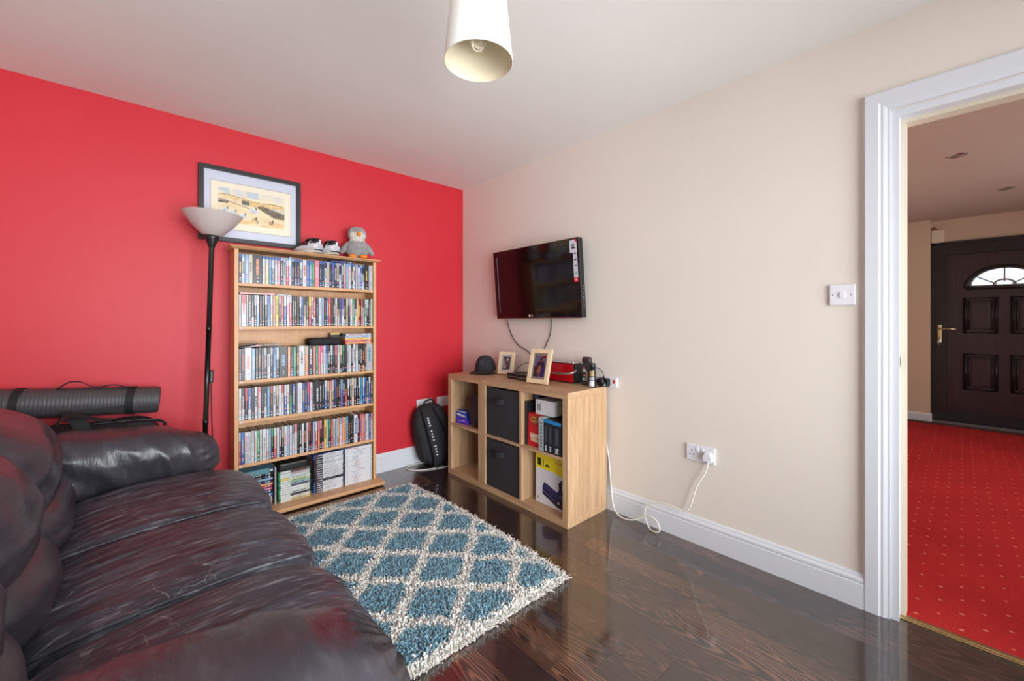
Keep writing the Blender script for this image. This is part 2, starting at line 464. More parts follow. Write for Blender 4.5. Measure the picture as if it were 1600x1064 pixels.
# ================================================================== the room shell
def floor_build():
    base = struct(bx('floor', M_SUB, None, LEFT_X, ROOM_X + 0.036, BACK_Y, ROOM_Y, -0.06, -0.010))
    W = 0.118; rng = random.Random(5)
    x = 1.374 - W*19; cols = []
    while x < ROOM_X + 0.03:
        cols.append((max(x, LEFT_X), min(x + W, ROOM_X + 0.034))); x += W
    for i, (x0, x1) in enumerate(cols):
        if x1 - x0 < 0.01: continue
        y = BACK_Y - rng.uniform(0.1, 1.1)
        if abs(x0 - 1.138) < 0.02: y = 0.835 - 1.2*2
        while y < ROOM_Y:
            y0, y1 = max(y, BACK_Y), min(y + 1.2, ROOM_Y)
            if y1 - y0 > 0.02:
                m = MB(); cx, cy = (x0+x1)/2, (y0+y1)/2; hx, hy = (x1-x0)/2 - 0.0001, (y1-y0)/2 - 0.0001
                b = 0.0006
                v = [(-hx,-hy,-0.01),(hx,-hy,-0.01),(hx,hy,-0.01),(-hx,hy,-0.01),(-hx,-hy,-b),(hx,-hy,-b),(hx,hy,-b),(-hx,hy,-b),
                     (-hx+b,-hy+b,0),(hx-b,-hy+b,0),(hx-b,hy-b,0),(-hx+b,hy-b,0)]
                f = [(0,3,2,1),(8,9,10,11)]
                for k in range(4):
                    k2 = (k+1) % 4
                    f += [(k,k2,4+k2,4+k),(4+k,4+k2,8+k2,8+k)]
                m.add(v, f)
                m.build('floor_plank', M_WENGE, base, (cx, cy, 0))
            y += 1.2
    return base
floor_build()

DOOR_Y0, DOOR_Y1, DOOR_H = -0.60, 0.165, 2.00     # opening in the cream wall
def wall_boxes(name, mat, boxes):
    m = MB()
    for b in boxes: m.box(*b)
    return struct(m.build(name, mat))
T = 0.11
wall_boxes('wall_red', M_RED, [(LEFT_X - 0.1, ROOM_X + T, ROOM_Y, ROOM_Y + 0.1, -0.06, CEIL)])
wall_boxes('wall_cream', M_CREAM, [(ROOM_X, ROOM_X + T, DOOR_Y1 + 0.0285, ROOM_Y, -0.06, CEIL), (ROOM_X, ROOM_X + T, DOOR_Y0 - 0.0285, DOOR_Y1 + 0.0285, DOOR_H + 0.0005, CEIL),
                                   (ROOM_X, ROOM_X + T, BACK_Y - 0.1, DOOR_Y0 - 0.0285, -0.06, CEIL)])
wall_boxes('wall_left', M_CREAM, [(LEFT_X - 0.1, LEFT_X, BACK_Y - 0.1, ROOM_Y, -0.06, CEIL)])
WX0, WX1, WZ0, WZ1 = -0.5, 2.0, 0.12, 2.14
wall_boxes('wall_back', M_CREAM, [(LEFT_X, WX0, BACK_Y - 0.1, BACK_Y, -0.06, CEIL), (WX1, ROOM_X, BACK_Y - 0.1, BACK_Y, -0.06, CEIL),
                                  (WX0, WX1, BACK_Y - 0.1, BACK_Y, -0.06, WZ0), (WX0, WX1, BACK_Y - 0.1, BACK_Y, WZ1, CEIL)])
wall_boxes('ceiling', M_CEIL, [(LEFT_X - 0.1, ROOM_X + T, BACK_Y - 0.1, ROOM_Y + 0.1, CEIL, CEIL + 0.08)])

def window(name, x0, x1, z0, z1, y, n):
    r = struct(empty(name, (0, y, 0)))
    fw = 0.045
    for nm, b in (('window_frame', (x0, x1, -0.06, 0, z0, z0+fw)), ('window_frame', (x0, x1, -0.06, 0, z1-fw, z1)),
                  ('window_frame', (x0, x0+fw, -0.06, 0, z0+fw, z1-fw)), ('window_frame', (x1-fw, x1, -0.06, 0, z0+fw, z1-fw))):
        bx(nm, M_GLOSSW, r, *b)
    w = (x1-x0)/n
    for i in range(1, n): bx('mullion', M_GLOSSW, r, x0+i*w-0.02, x0+i*w+0.02, -0.05, -0.01, z0+fw, z1-fw)
    for i in range(n):
        a = x0+i*w + (0.02 if i else fw); b = x0+(i+1)*w - (0.02 if i < n-1 else fw)
        m = MB(); m.quad([(a,-0.03,z0+fw),(b,-0.03,z0+fw),(b,-0.03,z1-fw),(a,-0.03,z1-fw)])
        m.build('pane', M_GLASS, r)
    bx('window_sill', M_GLOSSW, r, x0-0.04, x1+0.04, -0.02, 0.13, z0-0.03, z0)
    return r
window('window_1', WX0, WX1, WZ0, WZ1, BACK_Y - 0.015, 3)

def skirting(name, p0, p1, nrm, h=0.14):
    """ogee-topped skirting board between two floor points"""
    prof = [(0.0,0.0),(0.018,0.0),(0.018,h*0.70),(0.015,h*0.73),(0.0175,h*0.78),(0.017,h*0.84),(0.011,h*0.90),(0.009,h*0.96),(0.005,h),(0.0,h)]
    m = MB(); nv = Vector((*nrm, 0))
    for p in (p0, p1):
        for d, z in prof: m.v.append(tuple(Vector((*p, 0)) + nv*d + Vector((0,0,z))))
    k = len(prof)
    for i in range(k-1): m.f.append((i, i+1, k+i+1, k+i)); m.c.append(None); m.s.append(False); m.m.append(0)
    m.f += [tuple(range(k)), tuple(reversed(range(k, 2*k)))]; m.c += [None]*2; m.s += [False]*2; m.m += [0]*2
    return struct(m.build(name, M_GLOSSW))
ARCH_Y = 0.270
skirting('baseboard_cream', (ROOM_X, ROOM_Y), (ROOM_X, ARCH_Y), (-1, 0))
skirting('baseboard_red', (LEFT_X, ROOM_Y), (ROOM_X - 0.018, ROOM_Y), (0, -1), 0.145)
skirting('baseboard_left', (LEFT_X, BACK_Y), (LEFT_X, ROOM_Y - 0.018), (1, 0))
skirting('baseboard_back', (LEFT_X + 0.018, BACK_Y), (ROOM_X, BACK_Y), (0, 1))

# door lining with stop, architrave, strike plate, threshold strip
arch = struct(empty('trim_1', (ROOM_X, 0, 0)))
def archi(parent, mat, y0, y1, top, d0, sign):
    """moulded architrave: two uprights and a head, mitred"""
    prof = [(0.0,0.0),(0.014,0.0),(0.018,0.006),(0.018,0.045),(0.014,0.052),(0.0145,0.060),(0.010,0.072),(0.010,0.080),(0.0,0.080)]   # (proud, outwards->inwards)
    w = 0.080; k = len(prof)
    def run(name, A, B):      # lists of section points
        m = MB(); m.add(A + B, [(i, i+1, k+i+1, k+i) for i in range(k-1)] + [tuple(range(k)), tuple(reversed(range(k, 2*k)))])
        m.build(name, mat, parent)
    X = lambda d: d0 + sign*d
    up_b = [(X(d), y1 - o, 0.0) for d, o in prof]; up_t = [(X(d), y1 - o, top - o) for d, o in prof]
    run('architrave_upright', up_b, up_t)
    hd_r = [(X(d), y0 + o, top - o) for d, o in prof]
    run('architrave_head', up_t, hd_r)
    run('architrave_upright', hd_r, [(X(d), y0 + o, 0.0) for d, o in prof])
archi(arch, M_GLOSSW, DOOR_Y0 - 0.105, ARCH_Y, DOOR_H + 0.085, 0.0, -1)
LIN = 0.028
bx('door_lining', M_GLOSSW, arch, 0.0, T, DOOR_Y1, DOOR_Y1 + LIN, 0, DOOR_H - LIN)
bx('door_lining', M_GLOSSW, arch, 0.0, T, DOOR_Y0 - LIN, DOOR_Y0, 0, DOOR_H - LIN)
bx('door_lining_head', M_GLOSSW, arch, 0.0, T, DOOR_Y0 - LIN, DOOR_Y1 + LIN, DOOR_H - LIN, DOOR_H)
M_STOP = paint('aged_cream_gloss', (222, 210, 190), 0.35, 0.05)
bx('door_stop', M_STOP, arch, 0.045, T - 0.002, DOOR_Y1 - 0.016, DOOR_Y1, 0, DOOR_H - LIN - 0.016)
bx('door_stop', M_STOP, arch, 0.045, T - 0.002, DOOR_Y0, DOOR_Y0 + 0.016, 0, DOOR_H - LIN - 0.016)
bx('door_stop_head', M_STOP, arch, 0.045, T - 0.002, DOOR_Y0, DOOR_Y1, DOOR_H - LIN - 0.016, DOOR_H - LIN)
bx('strike_plate', M_CHROME, arch, 0.012, 0.034, DOOR_Y1 - 0.0015, DOOR_Y1 + 0.001, 0.985, 1.045)
bx('latch_hole', M_BLACKPL, arch, 0.017, 0.029, DOOR_Y1 - 0.0025, DOOR_Y1 - 0.001, 1.0, 1.03)
m = MB()
for a, b, h in ((0.0, 0.012, 0.006), (0.012, 0.024, 0.009), (0.024, 0.038, 0.006)): m.box(ROOM_X+0.026+a, ROOM_X+0.026+b, DOOR_Y0, DOOR_Y1, 0.0, h, bev=0.002)
struct(m.build('trim_2', M_BRASS))

# ------------------------------------------------------------------ the hall beyond the doorway
HX0, HX1, HY0, HY1 = ROOM_X + T, 7.02, -3.0, 0.492
m = MB(); m.box(ROOM_X + 0.04, HX1 - 0.30, HY0, HY1 + 0.02, -0.06, 0.002); struct(m.build('floor_hall', M_CARPET))
M_MATBR = plain('brown_coir_strip', (86, 40, 36), 0.95, 0, 0.3, 180, 0.4, 0.002)
bx('floor_hall_edge', plain('worn_oak_threshold', (120, 88, 56), 0.6, 0, 0.4, 25), None, HX1 - 0.16, HX1 + 0.02, HY0, HY1, -0.06, 0.004)['kind'] = 'structure'
m = MB(); m.box(HX1 - 0.30, HX1 - 0.16, HY0, HY1, -0.06, 0.004); struct(m.build('floor_hall_mat_strip', M_MATBR))
wall_boxes('wall_hall_left', M_HALLW, [(HX0, HX1 + 0.1, HY1, HY1 + 0.1, -0.06, CEIL)])
FD0, FD1, FDT = -0.88, 0.246, 2.10          # front door frame opening
wall_boxes('wall_hall_front', M_HALLW, [(HX1, HX1 + 0.12, FD1, HY1, -0.06, CEIL), (HX1, HX1 + 0.12, FD0, FD1, FDT, CEIL), (HX1, HX1 + 0.12, HY0, FD0, -0.06, CEIL)])
wall_boxes('wall_hall_pillar', M_HALLW, [(HX1 - 0.14, HX1, 0.250, HY1, 0, CEIL)])
wall_boxes('wall_hall_right', M_HALLW, [(HX0, 2.8, HY0 - 0.1, HY0, -0.06, CEIL), (5.6, HX1 + 0.1, HY0 - 0.1, HY0, -0.06, CEIL), (2.8, 5.6, HY0 - 0.1, HY0, -0.06, 0.7), (2.8, 5.6, HY0 - 0.1, HY0, 2.2, CEIL)])
wall_boxes('wall_hall_back', M_HALLW, [(HX0 - 0.05, HX0, HY0, BACK_Y - 0.1, -0.06, CEIL)])
wall_boxes('ceiling_hall', M_HALLC, [(HX0, HX1 + 0.1, HY0 - 0.1, HY1 + 0.1, CEIL, CEIL + 0.08)])
window('window_2', 2.8, 5.6, 0.7, 2.2, HY0 - 0.015, 3)
skirting('baseboard_hall_pillar', (HX1 - 0.14, HY1), (HX1 - 0.14, 0.236), (-1, 0), 0.10)
skirting('baseboard_hall_left', (HX0, HY1), (HX1 - 0.14, HY1), (0, -1), 0.10)

def front_door():
    r = struct(empty('door_1', (HX1, 0, 0)))
    # outer frame
    bx('door_frame', M_DOORF, r, -0.03, 0.10, FD1 - 0.125, FD1, 0.03, FDT)
    bx('door_frame', M_DOORF, r, -0.03, 0.10, FD0, FD0 + 0.125, 0.03, FDT)
    bx('door_frame_head', M_DOORF, r, -0.03, 0.10, FD0 + 0.125, FD1 - 0.125, FDT - 0.15, FDT)
    bx('frame_bead', M_DOORF, r, -0.045, -0.03, FD1 - 0.03, FD1, 0.03, FDT)
    m = MB(); m.box(-0.045, -0.03, FD0, FD1, FDT - 0.03, FDT); m.build('frame_bead', M_DOORF, r)
    m = MB()
    yy0, yy1 = FD0, FD1
    m.add([(-0.09, yy0, 0.02), (-0.09, yy1, 0.02), (-0.09, yy1, 0.055), (-0.09, yy0, 0.055), (0.10, yy0, 0.02), (0.10, yy1, 0.02), (0.10, yy1, 0.14), (0.10, yy0, 0.14), (0.0, yy0, 0.14), (0.0, yy1, 0.14)],
          [(0,3,2,1), (3,8,9,2), (8,7,6,9), (0,1,5,4), (0,4,7,8,3), (1,2,9,6,5), (4,5,6,7)])
    m.build('door_sill', plain('grey_black_sill', (44, 46, 50), 0.3), r)
    y1 = FD1 - 0.124; y0 = FD0 + 0.124; z0, z1 = 0.135, FDT - 0.149
    # leaf with an arched fanlight opening: built as a face with a half-round hole
    cy = (y0+y1)/2; cz = 1.555; R = 0.285; nseg = 20
    leaf = MB(); d0, d1 = 0.02, 0.07
    arc = [(cy + R*math.cos(PI*k/nseg), cz + R*0.80*math.sin(PI*k/nseg)) for k in range(nseg+1)]
    def face(x, rev):
        fs = []
        fs.append([(x,y0,z0),(x,y1,z0),(x,y1,cz),(x,y0,cz)])
        fs.append([(x,y1,cz),(x,y1,z1),(x,cy,z1)] + [(x,a,b) for a, b in reversed(arc[:nseg//2+1])])
        fs.append([(x,cy,z1),(x,y0,z1),(x,y0,cz)] + [(x,a,b) for a, b in reversed(arc[nseg//2:])])
        for q in fs: leaf.quad(q if rev else list(reversed(q)))
    face(d0, False); face(d1, True)
    for k in range(nseg):
        a, b = arc[k], arc[k+1]; leaf.quad([(d0,*a),(d0,*b),(d1,*b),(d1,*a)])
    a, b = arc[0], arc[-1]; leaf.quad([(d0,*b),(d0,*a),(d1,*a),(d1,*b)])
    for q in ([(d0,y0,z0),(d1,y0,z0),(d1,y1,z0),(d0,y1,z0)], [(d0,y0,z1),(d0,y1,z1),(d1,y1,z1),(d1,y0,z1)], [(d0,y0,z0),(d0,y0,z1),(d1,y0,z1),(d1,y0,z0)], [(d0,y1,z0),(d1,y1,z0),(d1,y1,z1),(d0,y1,z1)]): leaf.quad(q)
    leaf.build('door_leaf', M_DOORK, r)
    # fanlight: moulded surround, glazing bars, panes
    m = MB(); pts = [(0.015, a, b) for a, b in arc]; m.tube(pts, 0.020, 8); m.tube([(0.015, cy-R, cz), (0.015, cy+R, cz)], 0.020, 8); m.build('fanlight_surround', M_DOORF, r)
    M_BARG = plain('grey_glazing_bar', (150, 148, 146), 0.4)
    m = MB(); m.tube([(0.03, cy + (R-0.033)*math.cos(PI*k/nseg), cz + 0.022 + (R-0.04)*0.80*math.sin(PI*k/nseg)) for k in range(nseg+1)], 0.013, 6); m.tube([(0.03, cy-R, cz+0.02), (0.03, cy+R, cz+0.02)], 0.012, 6); m.build('glazing_bead', M_BARG, r)
    for ang in (38, 90, 142):
        a = math.radians(ang); m = MB()
        m.tube([(0.03, cy + 0.07*math.cos(a), cz + 0.06*math.sin(a)), (0.03, cy + (R-0.02)*math.cos(a), cz + (R-0.02)*0.8*math.sin(a))], 0.007, 6)
        m.build('glazing_bar', M_DOORF, r)
    m = MB(); m.tube([(0.03, cy + 0.08*math.cos(PI*k/10), cz + 0.02 + 0.065*math.sin(PI*k/10)) for k in range(11)], 0.012, 6); m.build('glazing_bar', M_BARG, r)
    angs = [0, 38, 90, 142, 180]
    M_OBS = plain('obscured_daylit_glass', (250, 250, 252), 0.5)
    nt = M_OBS.node_tree; b = nt.nodes['Principled BSDF']; b.inputs['Transmission Weight'].default_value = 1.0; b.inputs['Roughness'].default_value = 0.35
    for i in range(4):
        seg = [math.radians(angs[i] + (angs[i+1]-angs[i])*k/6) for k in range(7)]
        m = MB()
        for xx in (0.043, 0.049):
            q = [(xx, cy, cz+0.005)] + [(xx, cy + R*math.cos(t), cz + R*0.8*math.sin(t)) for t in seg]
            m.quad(q if xx > 0.045 else list(reversed(q)))
        m.build('fanlight_pane', M_OBS, r)
    # four raised panels with mouldings
    pw = 0.235
    for pc in (cy + 0.175, cy - 0.175):
        for a, b in ((1.05, 1.44), (0.40, 0.80)):
            p = MB()
            ya, yb = pc - pw/2, pc + pw/2
            p.box(0.006, 0.022, ya+0.05, yb-0.05, a+0.05, b-0.05, bev=0.005)
            panel = p.build('door_panel', M_DOORK, r)
            q = MB(); q.tube([(0.016, ya, a), (0.016, yb, a), (0.016, yb, b), (0.016, ya, b)], 0.018, 6, closed=True); q.build('panel_moulding', M_DOORF, panel)
            q = MB(); q.tube([(0.018, ya+0.03, a+0.03), (0.018, yb-0.03, a+0.03), (0.018, yb-0.03, b-0.03), (0.018, ya+0.03, b-0.03)], 0.010, 6, closed=True); q.build('panel_moulding', M_DOORK, panel)
    # lever handle on its back plate (fixed on the leaf's edge stile)
    hy = y1 + 0.055
    hp = bx('handle_plate', M_BRASS, r, -0.042, -0.03, hy-0.017, hy+0.017, 0.92, 1.14, bev=0.005)
    m = MB(); m.tube([(-0.04, hy, 1.09), (-0.075, hy, 1.09), (-0.085, hy-0.02, 1.09), (-0.085, hy-0.135, 1.088)], 0.010, 8); m.build('handle_lever', M_BRASS, hp)
    m = MB(); m.lathe([(0.0,0),(0.014,0),(0.014,0.012),(0,0.012)], n=16, mat=Matrix.Translation((-0.05, hy, 0.985)) @ Matrix.Rotation(PI/2, 4, 'Y')); m.build('lock_cylinder', M_BRASS, hp)
    m = MB(); m.tube([(-0.06, hy, 0.985), (-0.062, hy, 0.96), (-0.06, hy+0.004, 0.925), (-0.058, hy, 0.90)], [0.004, 0.016, 0.018, 0.008], 8, flat=0.4); m.build('key_fob', M_CHROME, hp)
front_door()

def downlight(x, y, label):
    r = empty('downlight', (x, y, CEIL)); tag(r, label, 'ceiling light', 'recessed spotlights in the hall ceiling')
    m = MB(); m.lathe([(0.032, -0.001), (0.036, -0.006), (0.046, -0.006), (0.050, 0.0)], n=28); m.build('trim_ring', M_CHROME, r)
    m = MB(); m.lathe([(0.0, -0.0015), (0.032, -0.001)], n=28); m.build('lamp_face', plain('unlit_lamp_glass', (150, 140, 130), 0.2), r)
downlight(4.35, 0.02, 'small recessed hall ceiling spotlight nearer the room doorway')
downlight(5.75, -0.27, 'small recessed hall ceiling spotlight nearer the front door')
r = empty('sensor_box', (HX1, 0.195, 2.10)); tag(r, 'small beige box with a red-brown mark above the front door corner', 'wall box')
bx('housing', M_STOP, r, -0.05, 0.0, -0.055, 0.05, 0.0, 0.15, bev=0.006)
m = MB(); m.add([(-0.02, 0.05, 0.152), (-0.02, -0.01, 0.152), (-0.02, 0.03, 0.20), (-0.04, 0.05, 0.152), (-0.04, -0.01, 0.152), (-0.04, 0.03, 0.20)], [(0,1,2), (3,5,4), (0,2,5,3), (1,4,5,2), (0,3,4,1)]); m.build('bracket', plain('rust_brown', (140, 70, 44), 0.6), r)
r = empty('wall_hook', (6.45, HY1, 1.62)); tag(r, 'small brass hook with pale plate on the hall side wall', 'hook')
bx('hook_plate', M_WHITEPL, r, -0.03, 0.03, -0.006, 0, -0.22, -0.06, bev=0.002)
m = MB(); m.tube([(0,0,0.06), (0,-0.03,0.055), (0,-0.045,0.03), (0,-0.04,0.0), (0,-0.015,-0.01), (0,0,-0.005)], 0.009, 8); m.build('hook_arm', M_BRASS, r)
# ================================================================== leather sofa
def nz(x, y, z): return mnoise.noise(Vector((x, y, z)))
def ridge(x, y, z):
    v = 1.0 - abs(nz(x, y, z)); return v*v*v

def sofa():
    r = empty('leather_sofa', (0, 0, 0)); tag(r, 'worn dark brown-black leather three-seat sofa along the left side of the room', 'sofa')
    F = 0.40                                # front of the seat
    # plinth and back frame
    m = MB(); m.rcushion((-0.18, 1.65, 0.19), (0.50, 0.98, 0.13), 10, 14); m.build('base', M_LEATHER_BACK, r)
    m = MB(); m.rcushion((-0.60, 1.65, 0.44), (0.10, 1.0, 0.37), 6, 20); m.build('back_frame', M_LEATHER_BACK, r)
    for x in (-0.6, 0.24):
        for y in (0.75, 2.55):
            m = MB(); m.lathe([(0.022, 0.0), (0.03, 0.07)], (x, y, 0), 14, cap0=True, cap1=True); m.build('foot', M_BLACKPL, r)
    seats = [(1.845, 2.415), (1.335, 1.845), (0.86, 1.335)]
    for i, (a, b) in enumerate(seats):
        c = (a+b)/2; hy = (b-a)/2 + 0.019; sd = i*7.3
        skew = [0.10, 0.03, -0.01][i]
        def warp(p, q, hy=hy):
            x, y, z = p
            t = (x + 0.32)/0.64                     # 0 back .. 1 front
            if z > 0: z = z*(1.0 + 0.0) - 0.030*(1-t) + 0.022*math.sin(max(0, min(1, t))*PI)
            z -= 0.05*max(0, t-0.72)**1.2 if z > 0 else 0
            return (x, y, z)
        def disp(p, q, sd=sd):
            x, y, z = p
            top = max(0.0, q.z)
            e = abs(q.y)
            d = 0.0
            # long folds fanning across the seat, deepest at the back and along the seams
            back = max(0, min(1, (0.10 - x)/0.34))
            wv = y + 0.10*x + 0.03*nz(x*3, y*3, sd)
            d += top*(0.0100*back*(ridge(x*1.3, wv*12, sd) - 0.45) + (0.0035 + 0.0040*back)*(ridge(x*1.6, wv*24, sd+3) - 0.45))
            d += top*0.005*nz(x*4, y*4, sd+9)
            fr = max(0, (x - 0.16)/0.16)
            d += 0.006*fr*(ridge(x*2+z*2, wv*13, sd+5) - 0.4)
            d += -0.004*max(0, (e-0.80)/0.20)*top
            return d
        m = MB(); m.rcushion((F - 0.30, c, 0.345), (0.345, hy, 0.142), 4.4, 84, disp, warp=warp)
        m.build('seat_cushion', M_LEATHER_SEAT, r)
        # stitched seam welt in front of the next cushion
        if i < 2:
            zt = lambda t: 0.345 + 0.142 - 0.030*(1-t) + 0.022*math.sin(t*PI) - 0.05*max(0, t-0.72)**1.2 - 0.0165 - 0.05*max(0, t-0.90)**1.0
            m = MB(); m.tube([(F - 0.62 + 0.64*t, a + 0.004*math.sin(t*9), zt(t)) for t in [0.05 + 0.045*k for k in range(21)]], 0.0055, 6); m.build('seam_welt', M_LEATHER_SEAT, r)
    # back cushions: plump upper pillow rolling over a lumbar bolster
    backs = [(1.86, 2.42), (1.345, 1.86), (0.82, 1.345)]
    for i, (a, b) in enumerate(backs):
        c = (a+b)/2; hy = (b-a)/2 + 0.012; sd = 40 + i*5.1
        def disp(p, q, sd=sd):
            x, y, z = p
            d = 0.012*nz(x*3, y*3, z*3 + sd) + 0.018*(ridge(y*1.6+z*1.2, z*8 - y*2.5, sd) - 0.5)
            d += 0.008*(ridge(y*5, z*4, sd+4) - 0.5)*max(0, q.z)
            return d
        def warp(p, q):
            x, y, z = p
            return (x - 0.10*max(0, z/0.26)**2 + 0.02*math.cos(z*5), y, z)
        m = MB(); m.rcushion((-0.415, c, 0.665), (0.215, hy, 0.235), 2.9, 36, disp, warp=warp); m.build('back_cushion', M_LEATHER_BACK, r)
        def disp2(p, q, sd=sd): 
            x, y, z = p
            return 0.012*nz(x*4, y*4, z*4 + sd) + 0.010*(ridge(y*3, z*6, sd) - 0.5)
        m = MB(); m.rcushion((-0.295, c, 0.495), (0.150, hy - 0.005, 0.105), 2.8, 28, disp2); m.build('lumbar_roll', M_LEATHER_BACK, r)
    # rolled arms, sloping down to the front, gathered at the end
    for k, (yc, hy, x1) in enumerate(((2.575, 0.165, 0.335), (0.700, 0.182, 0.340))):
        x0 = -0.66; hx = (x1-x0)/2; cx = (x0+x1)/2; sd = 70 + k*9
        sgn = 1 if k == 0 else -1
        def warp(p, q, hx=hx, sgn=sgn):
            x, y, z = p
            t = (x + hx)/(2*hx)
            z = z - (0.070 if sgn > 0 else 0.045)*t*(0.5 + 0.5*min(1, max(0, (z+0.12)/0.12)))
            return (x, y*(1.0 - 0.12*max(0, -z/0.13)), z)
        def disp(p, q, sd=sd, hx=hx, sgn=sgn):
            x, y, z = p
            d = 0.006*nz(x*5, y*5, z*5 + sd)
            # gathers running round the roll, slanting
            u = x + 0.35*z + 0.12*nz(x*2, z*3, sd)
            d += (0.030 if sgn > 0 else 0.022)*(ridge(u*8.5, 0.6*y + 1.6*z, sd) - 0.5)*(1.0 - (0.45 if sgn > 0 else 0.8)*max(0, q.z))*(1.0 - min(1, max(0, (q.x - 0.62)/0.3)))
            d += 0.004*(ridge(u*19, z*3, sd+3) - 0.5)
            if q.x > 0.80: d += 0.006*math.sin(math.atan2(z, y)*16)*(q.x-0.80)/0.2
            return d
        m = MB(); m.rcushion((cx, yc, 0.562 if k == 0 else 0.572), (hx, hy, 0.165), 3.0, 60, disp, warp=warp); m.build('arm', M_LEATHER_ARM, r)
        m = MB(); m.rcushion((cx - 0.02, yc + sgn*0.01, 0.265), (hx - 0.03, hy - 0.045, 0.225), 7, 20, lambda p, q: 0.006*nz(p.x*5, p.y*5, p.z*5)); m.build('arm_panel', M_LEATHER_ARM, r)
    r.rotation_euler = (0, 0, math.radians(1.0)); r.location = (0.025, 0, 0)
    return r
sofa()

# ================================================================== shag rug
def rug():
    r = empty('shag_rug', (0, 0, 0)); tag(r, 'blue shag rug with cream trellis pattern on the dark floor before the sofa', 'rug')
    X0, X1, Y0, Y1 = 0.52, 1.485, 1.205, 2.665
    cx, cy = (X0+X1)/2, (Y0+Y1)/2
    def inside(x, y): 
        bow = 0.035*(1 - ((y-cy)/((Y1-Y0)/2))**2)
        return X0 < x < X1 - 0.035 + bow and Y0 < y < Y1
    bxs = MB(); bxs.box(X0+0.01, X1-0.035, Y0+0.012, Y1-0.012, 0.001, 0.012); bxs.build('backing', plain('woven_backing', (196, 188, 176), 0.95), r)
    rs = np.random.RandomState(11)
    sp = 0.0072
    gx, gy = np.meshgrid(np.arange(X0, X1, sp), np.arange(Y0, Y1, sp)); gx = gx.ravel(); gy = gy.ravel()
    gx = gx + rs.uniform(-.45, .45, gx.size)*sp; gy = gy + rs.uniform(-.45, .45, gy.size)*sp
    bow = 0.035*(1 - ((gy-cy)/((Y1-Y0)/2))**2)
    k = (gx < X1 - 0.035 + bow) & (gx > X0) & (gy > Y0) & (gy < Y1)
    gx, gy, bow = gx[k], gy[k], bow[k]
    # trellis: diamonds with ogee sides
    hx, hy = 0.151, 0.165
    u = (gx - 1.052)/hx; v = (gy - 1.462)/hy
    wob = 0.10*np.sin(PI*u)*1.0
    a = (u + v + 0.07*np.sin(PI*(u - v)))/2; b = (u - v + 0.07*np.sin(PI*(u + v)))/2
    da = np.abs(a - np.round(a)); db = np.abs(b - np.round(b))
    line = np.minimum(da, db) < 0.105 + 0.03*rs.randn(gx.size)*0.6
    edge = np.minimum.reduce([X1 - 0.035 + bow - gx, gy - Y0, Y1 - gy])
    cream = line | (edge < 0.042 + 0.012*rs.randn(gx.size))
    n = gx.size
    tilt = rs.uniform(0, 2*PI, n); lean = rs.uniform(0.004, 0.017, n)
    hgt = rs.uniform(0.022, 0.032, n)
    # lumpy clumps and drooping at the borders
    hgt *= 0.85 + 0.15*np.sin(gx*61 + 2*np.sin(gy*43))*np.sin(gy*57)
    near_edge = edge < 0.02
    ox = np.where(near_edge & (X1 - 0.035 + bow - gx < 0.02), 0.006, 0.0); oy = np.where(gy - Y0 < 0.02, -0.008, np.where(Y1 - gy < 0.02, 0.012, 0.0))
    dx = np.cos(tilt)*lean + ox; dy = np.sin(tilt)*lean + oy
    hgt = np.where(near_edge, hgt*0.62, hgt)
    rad = rs.uniform(0.0028, 0.0042, n)
    segs = [(0.0, 0.010, 0.8), (0.45, 0.60, 1.0), (0.85, 0.95, 1.05), (1.25, 0.98, 0.6)]
    S = len(segs); K = 3
    V = np.zeros((n, S, K, 3), np.float32)
    curl = rs.uniform(-0.006, 0.006, (n, 2))
    for i, (t, hz, rr) in enumerate(segs):
        px = gx + dx*t + curl[:, 0]*t*t*0.6; py = gy + dy*t + curl[:, 1]*t*t*0.6; pz = 0.006 + hgt*hz
        for q in range(K):
            ang = 2*PI*q/K + tilt
            V[:, i, q, 0] = px + rad*rr*np.cos(ang); V[:, i, q, 1] = py + rad*rr*np.sin(ang); V[:, i, q, 2] = pz + (0.002*math.cos(q*2.1) if i == S-1 else 0)
    base = (np.arange(n)*S*K)[:, None]
    loc = []
    for i in range(S-1):
        for q in range(K):
            q2 = (q+1) % K
            loc.append([i*K+q, i*K+q2, (i+1)*K+q2, (i+1)*K+q])
    loc = np.array(loc); Fq = (base[:, :, None] + loc[None]).reshape(-1, 4)
    tri = (base + np.array([[(S-1)*K, (S-1)*K+1, (S-1)*K+2]])).reshape(-1, 3)
    me = bpy.data.meshes.new('pile')
    nv = n*S*K; me.vertices.add(nv); me.vertices.foreach_set('co', V.reshape(-1))
    nl = Fq.size + tri.size; me.loops.add(nl); me.loops.foreach_set('vertex_index', np.concatenate([Fq.ravel(), tri.ravel()]).astype(np.int32))
    npoly = len(Fq) + len(tri); me.polygons.add(npoly)
    starts = np.concatenate([np.arange(len(Fq))*4, len(Fq)*4 + np.arange(len(tri))*3]).astype(np.int32)
    me.polygons.foreach_set('loop_start', starts)
    me.update(calc_edges=True); me.validate()
    blue = np.array(lin((140, 182, 198))); cr = np.array(lin((250, 246, 238)))
    blue2 = np.array(lin((98, 144, 166)))
    f = rs.uniform(0, 1, n)[:, None]
    c = np.where(cream[:, None], cr*(0.90 + 0.10*f), blue*f + blue2*(1-f))
    colv = np.ones((nv, 4), np.float32); colv[:, :3] = np.repeat(c, S*K, axis=0)
    at = me.color_attributes.new('Col', 'FLOAT_COLOR', 'POINT'); at.data.foreach_set('color', colv.ravel())
    me.polygons.foreach_set('use_smooth', np.ones(len(me.polygons), bool))
    me.materials.append(vcol('shag_yarn', 0.85, 0.15, sheen=0.3))
    o = link('pile', me, r); o['kind'] = 'stuff'
    return r
rug()

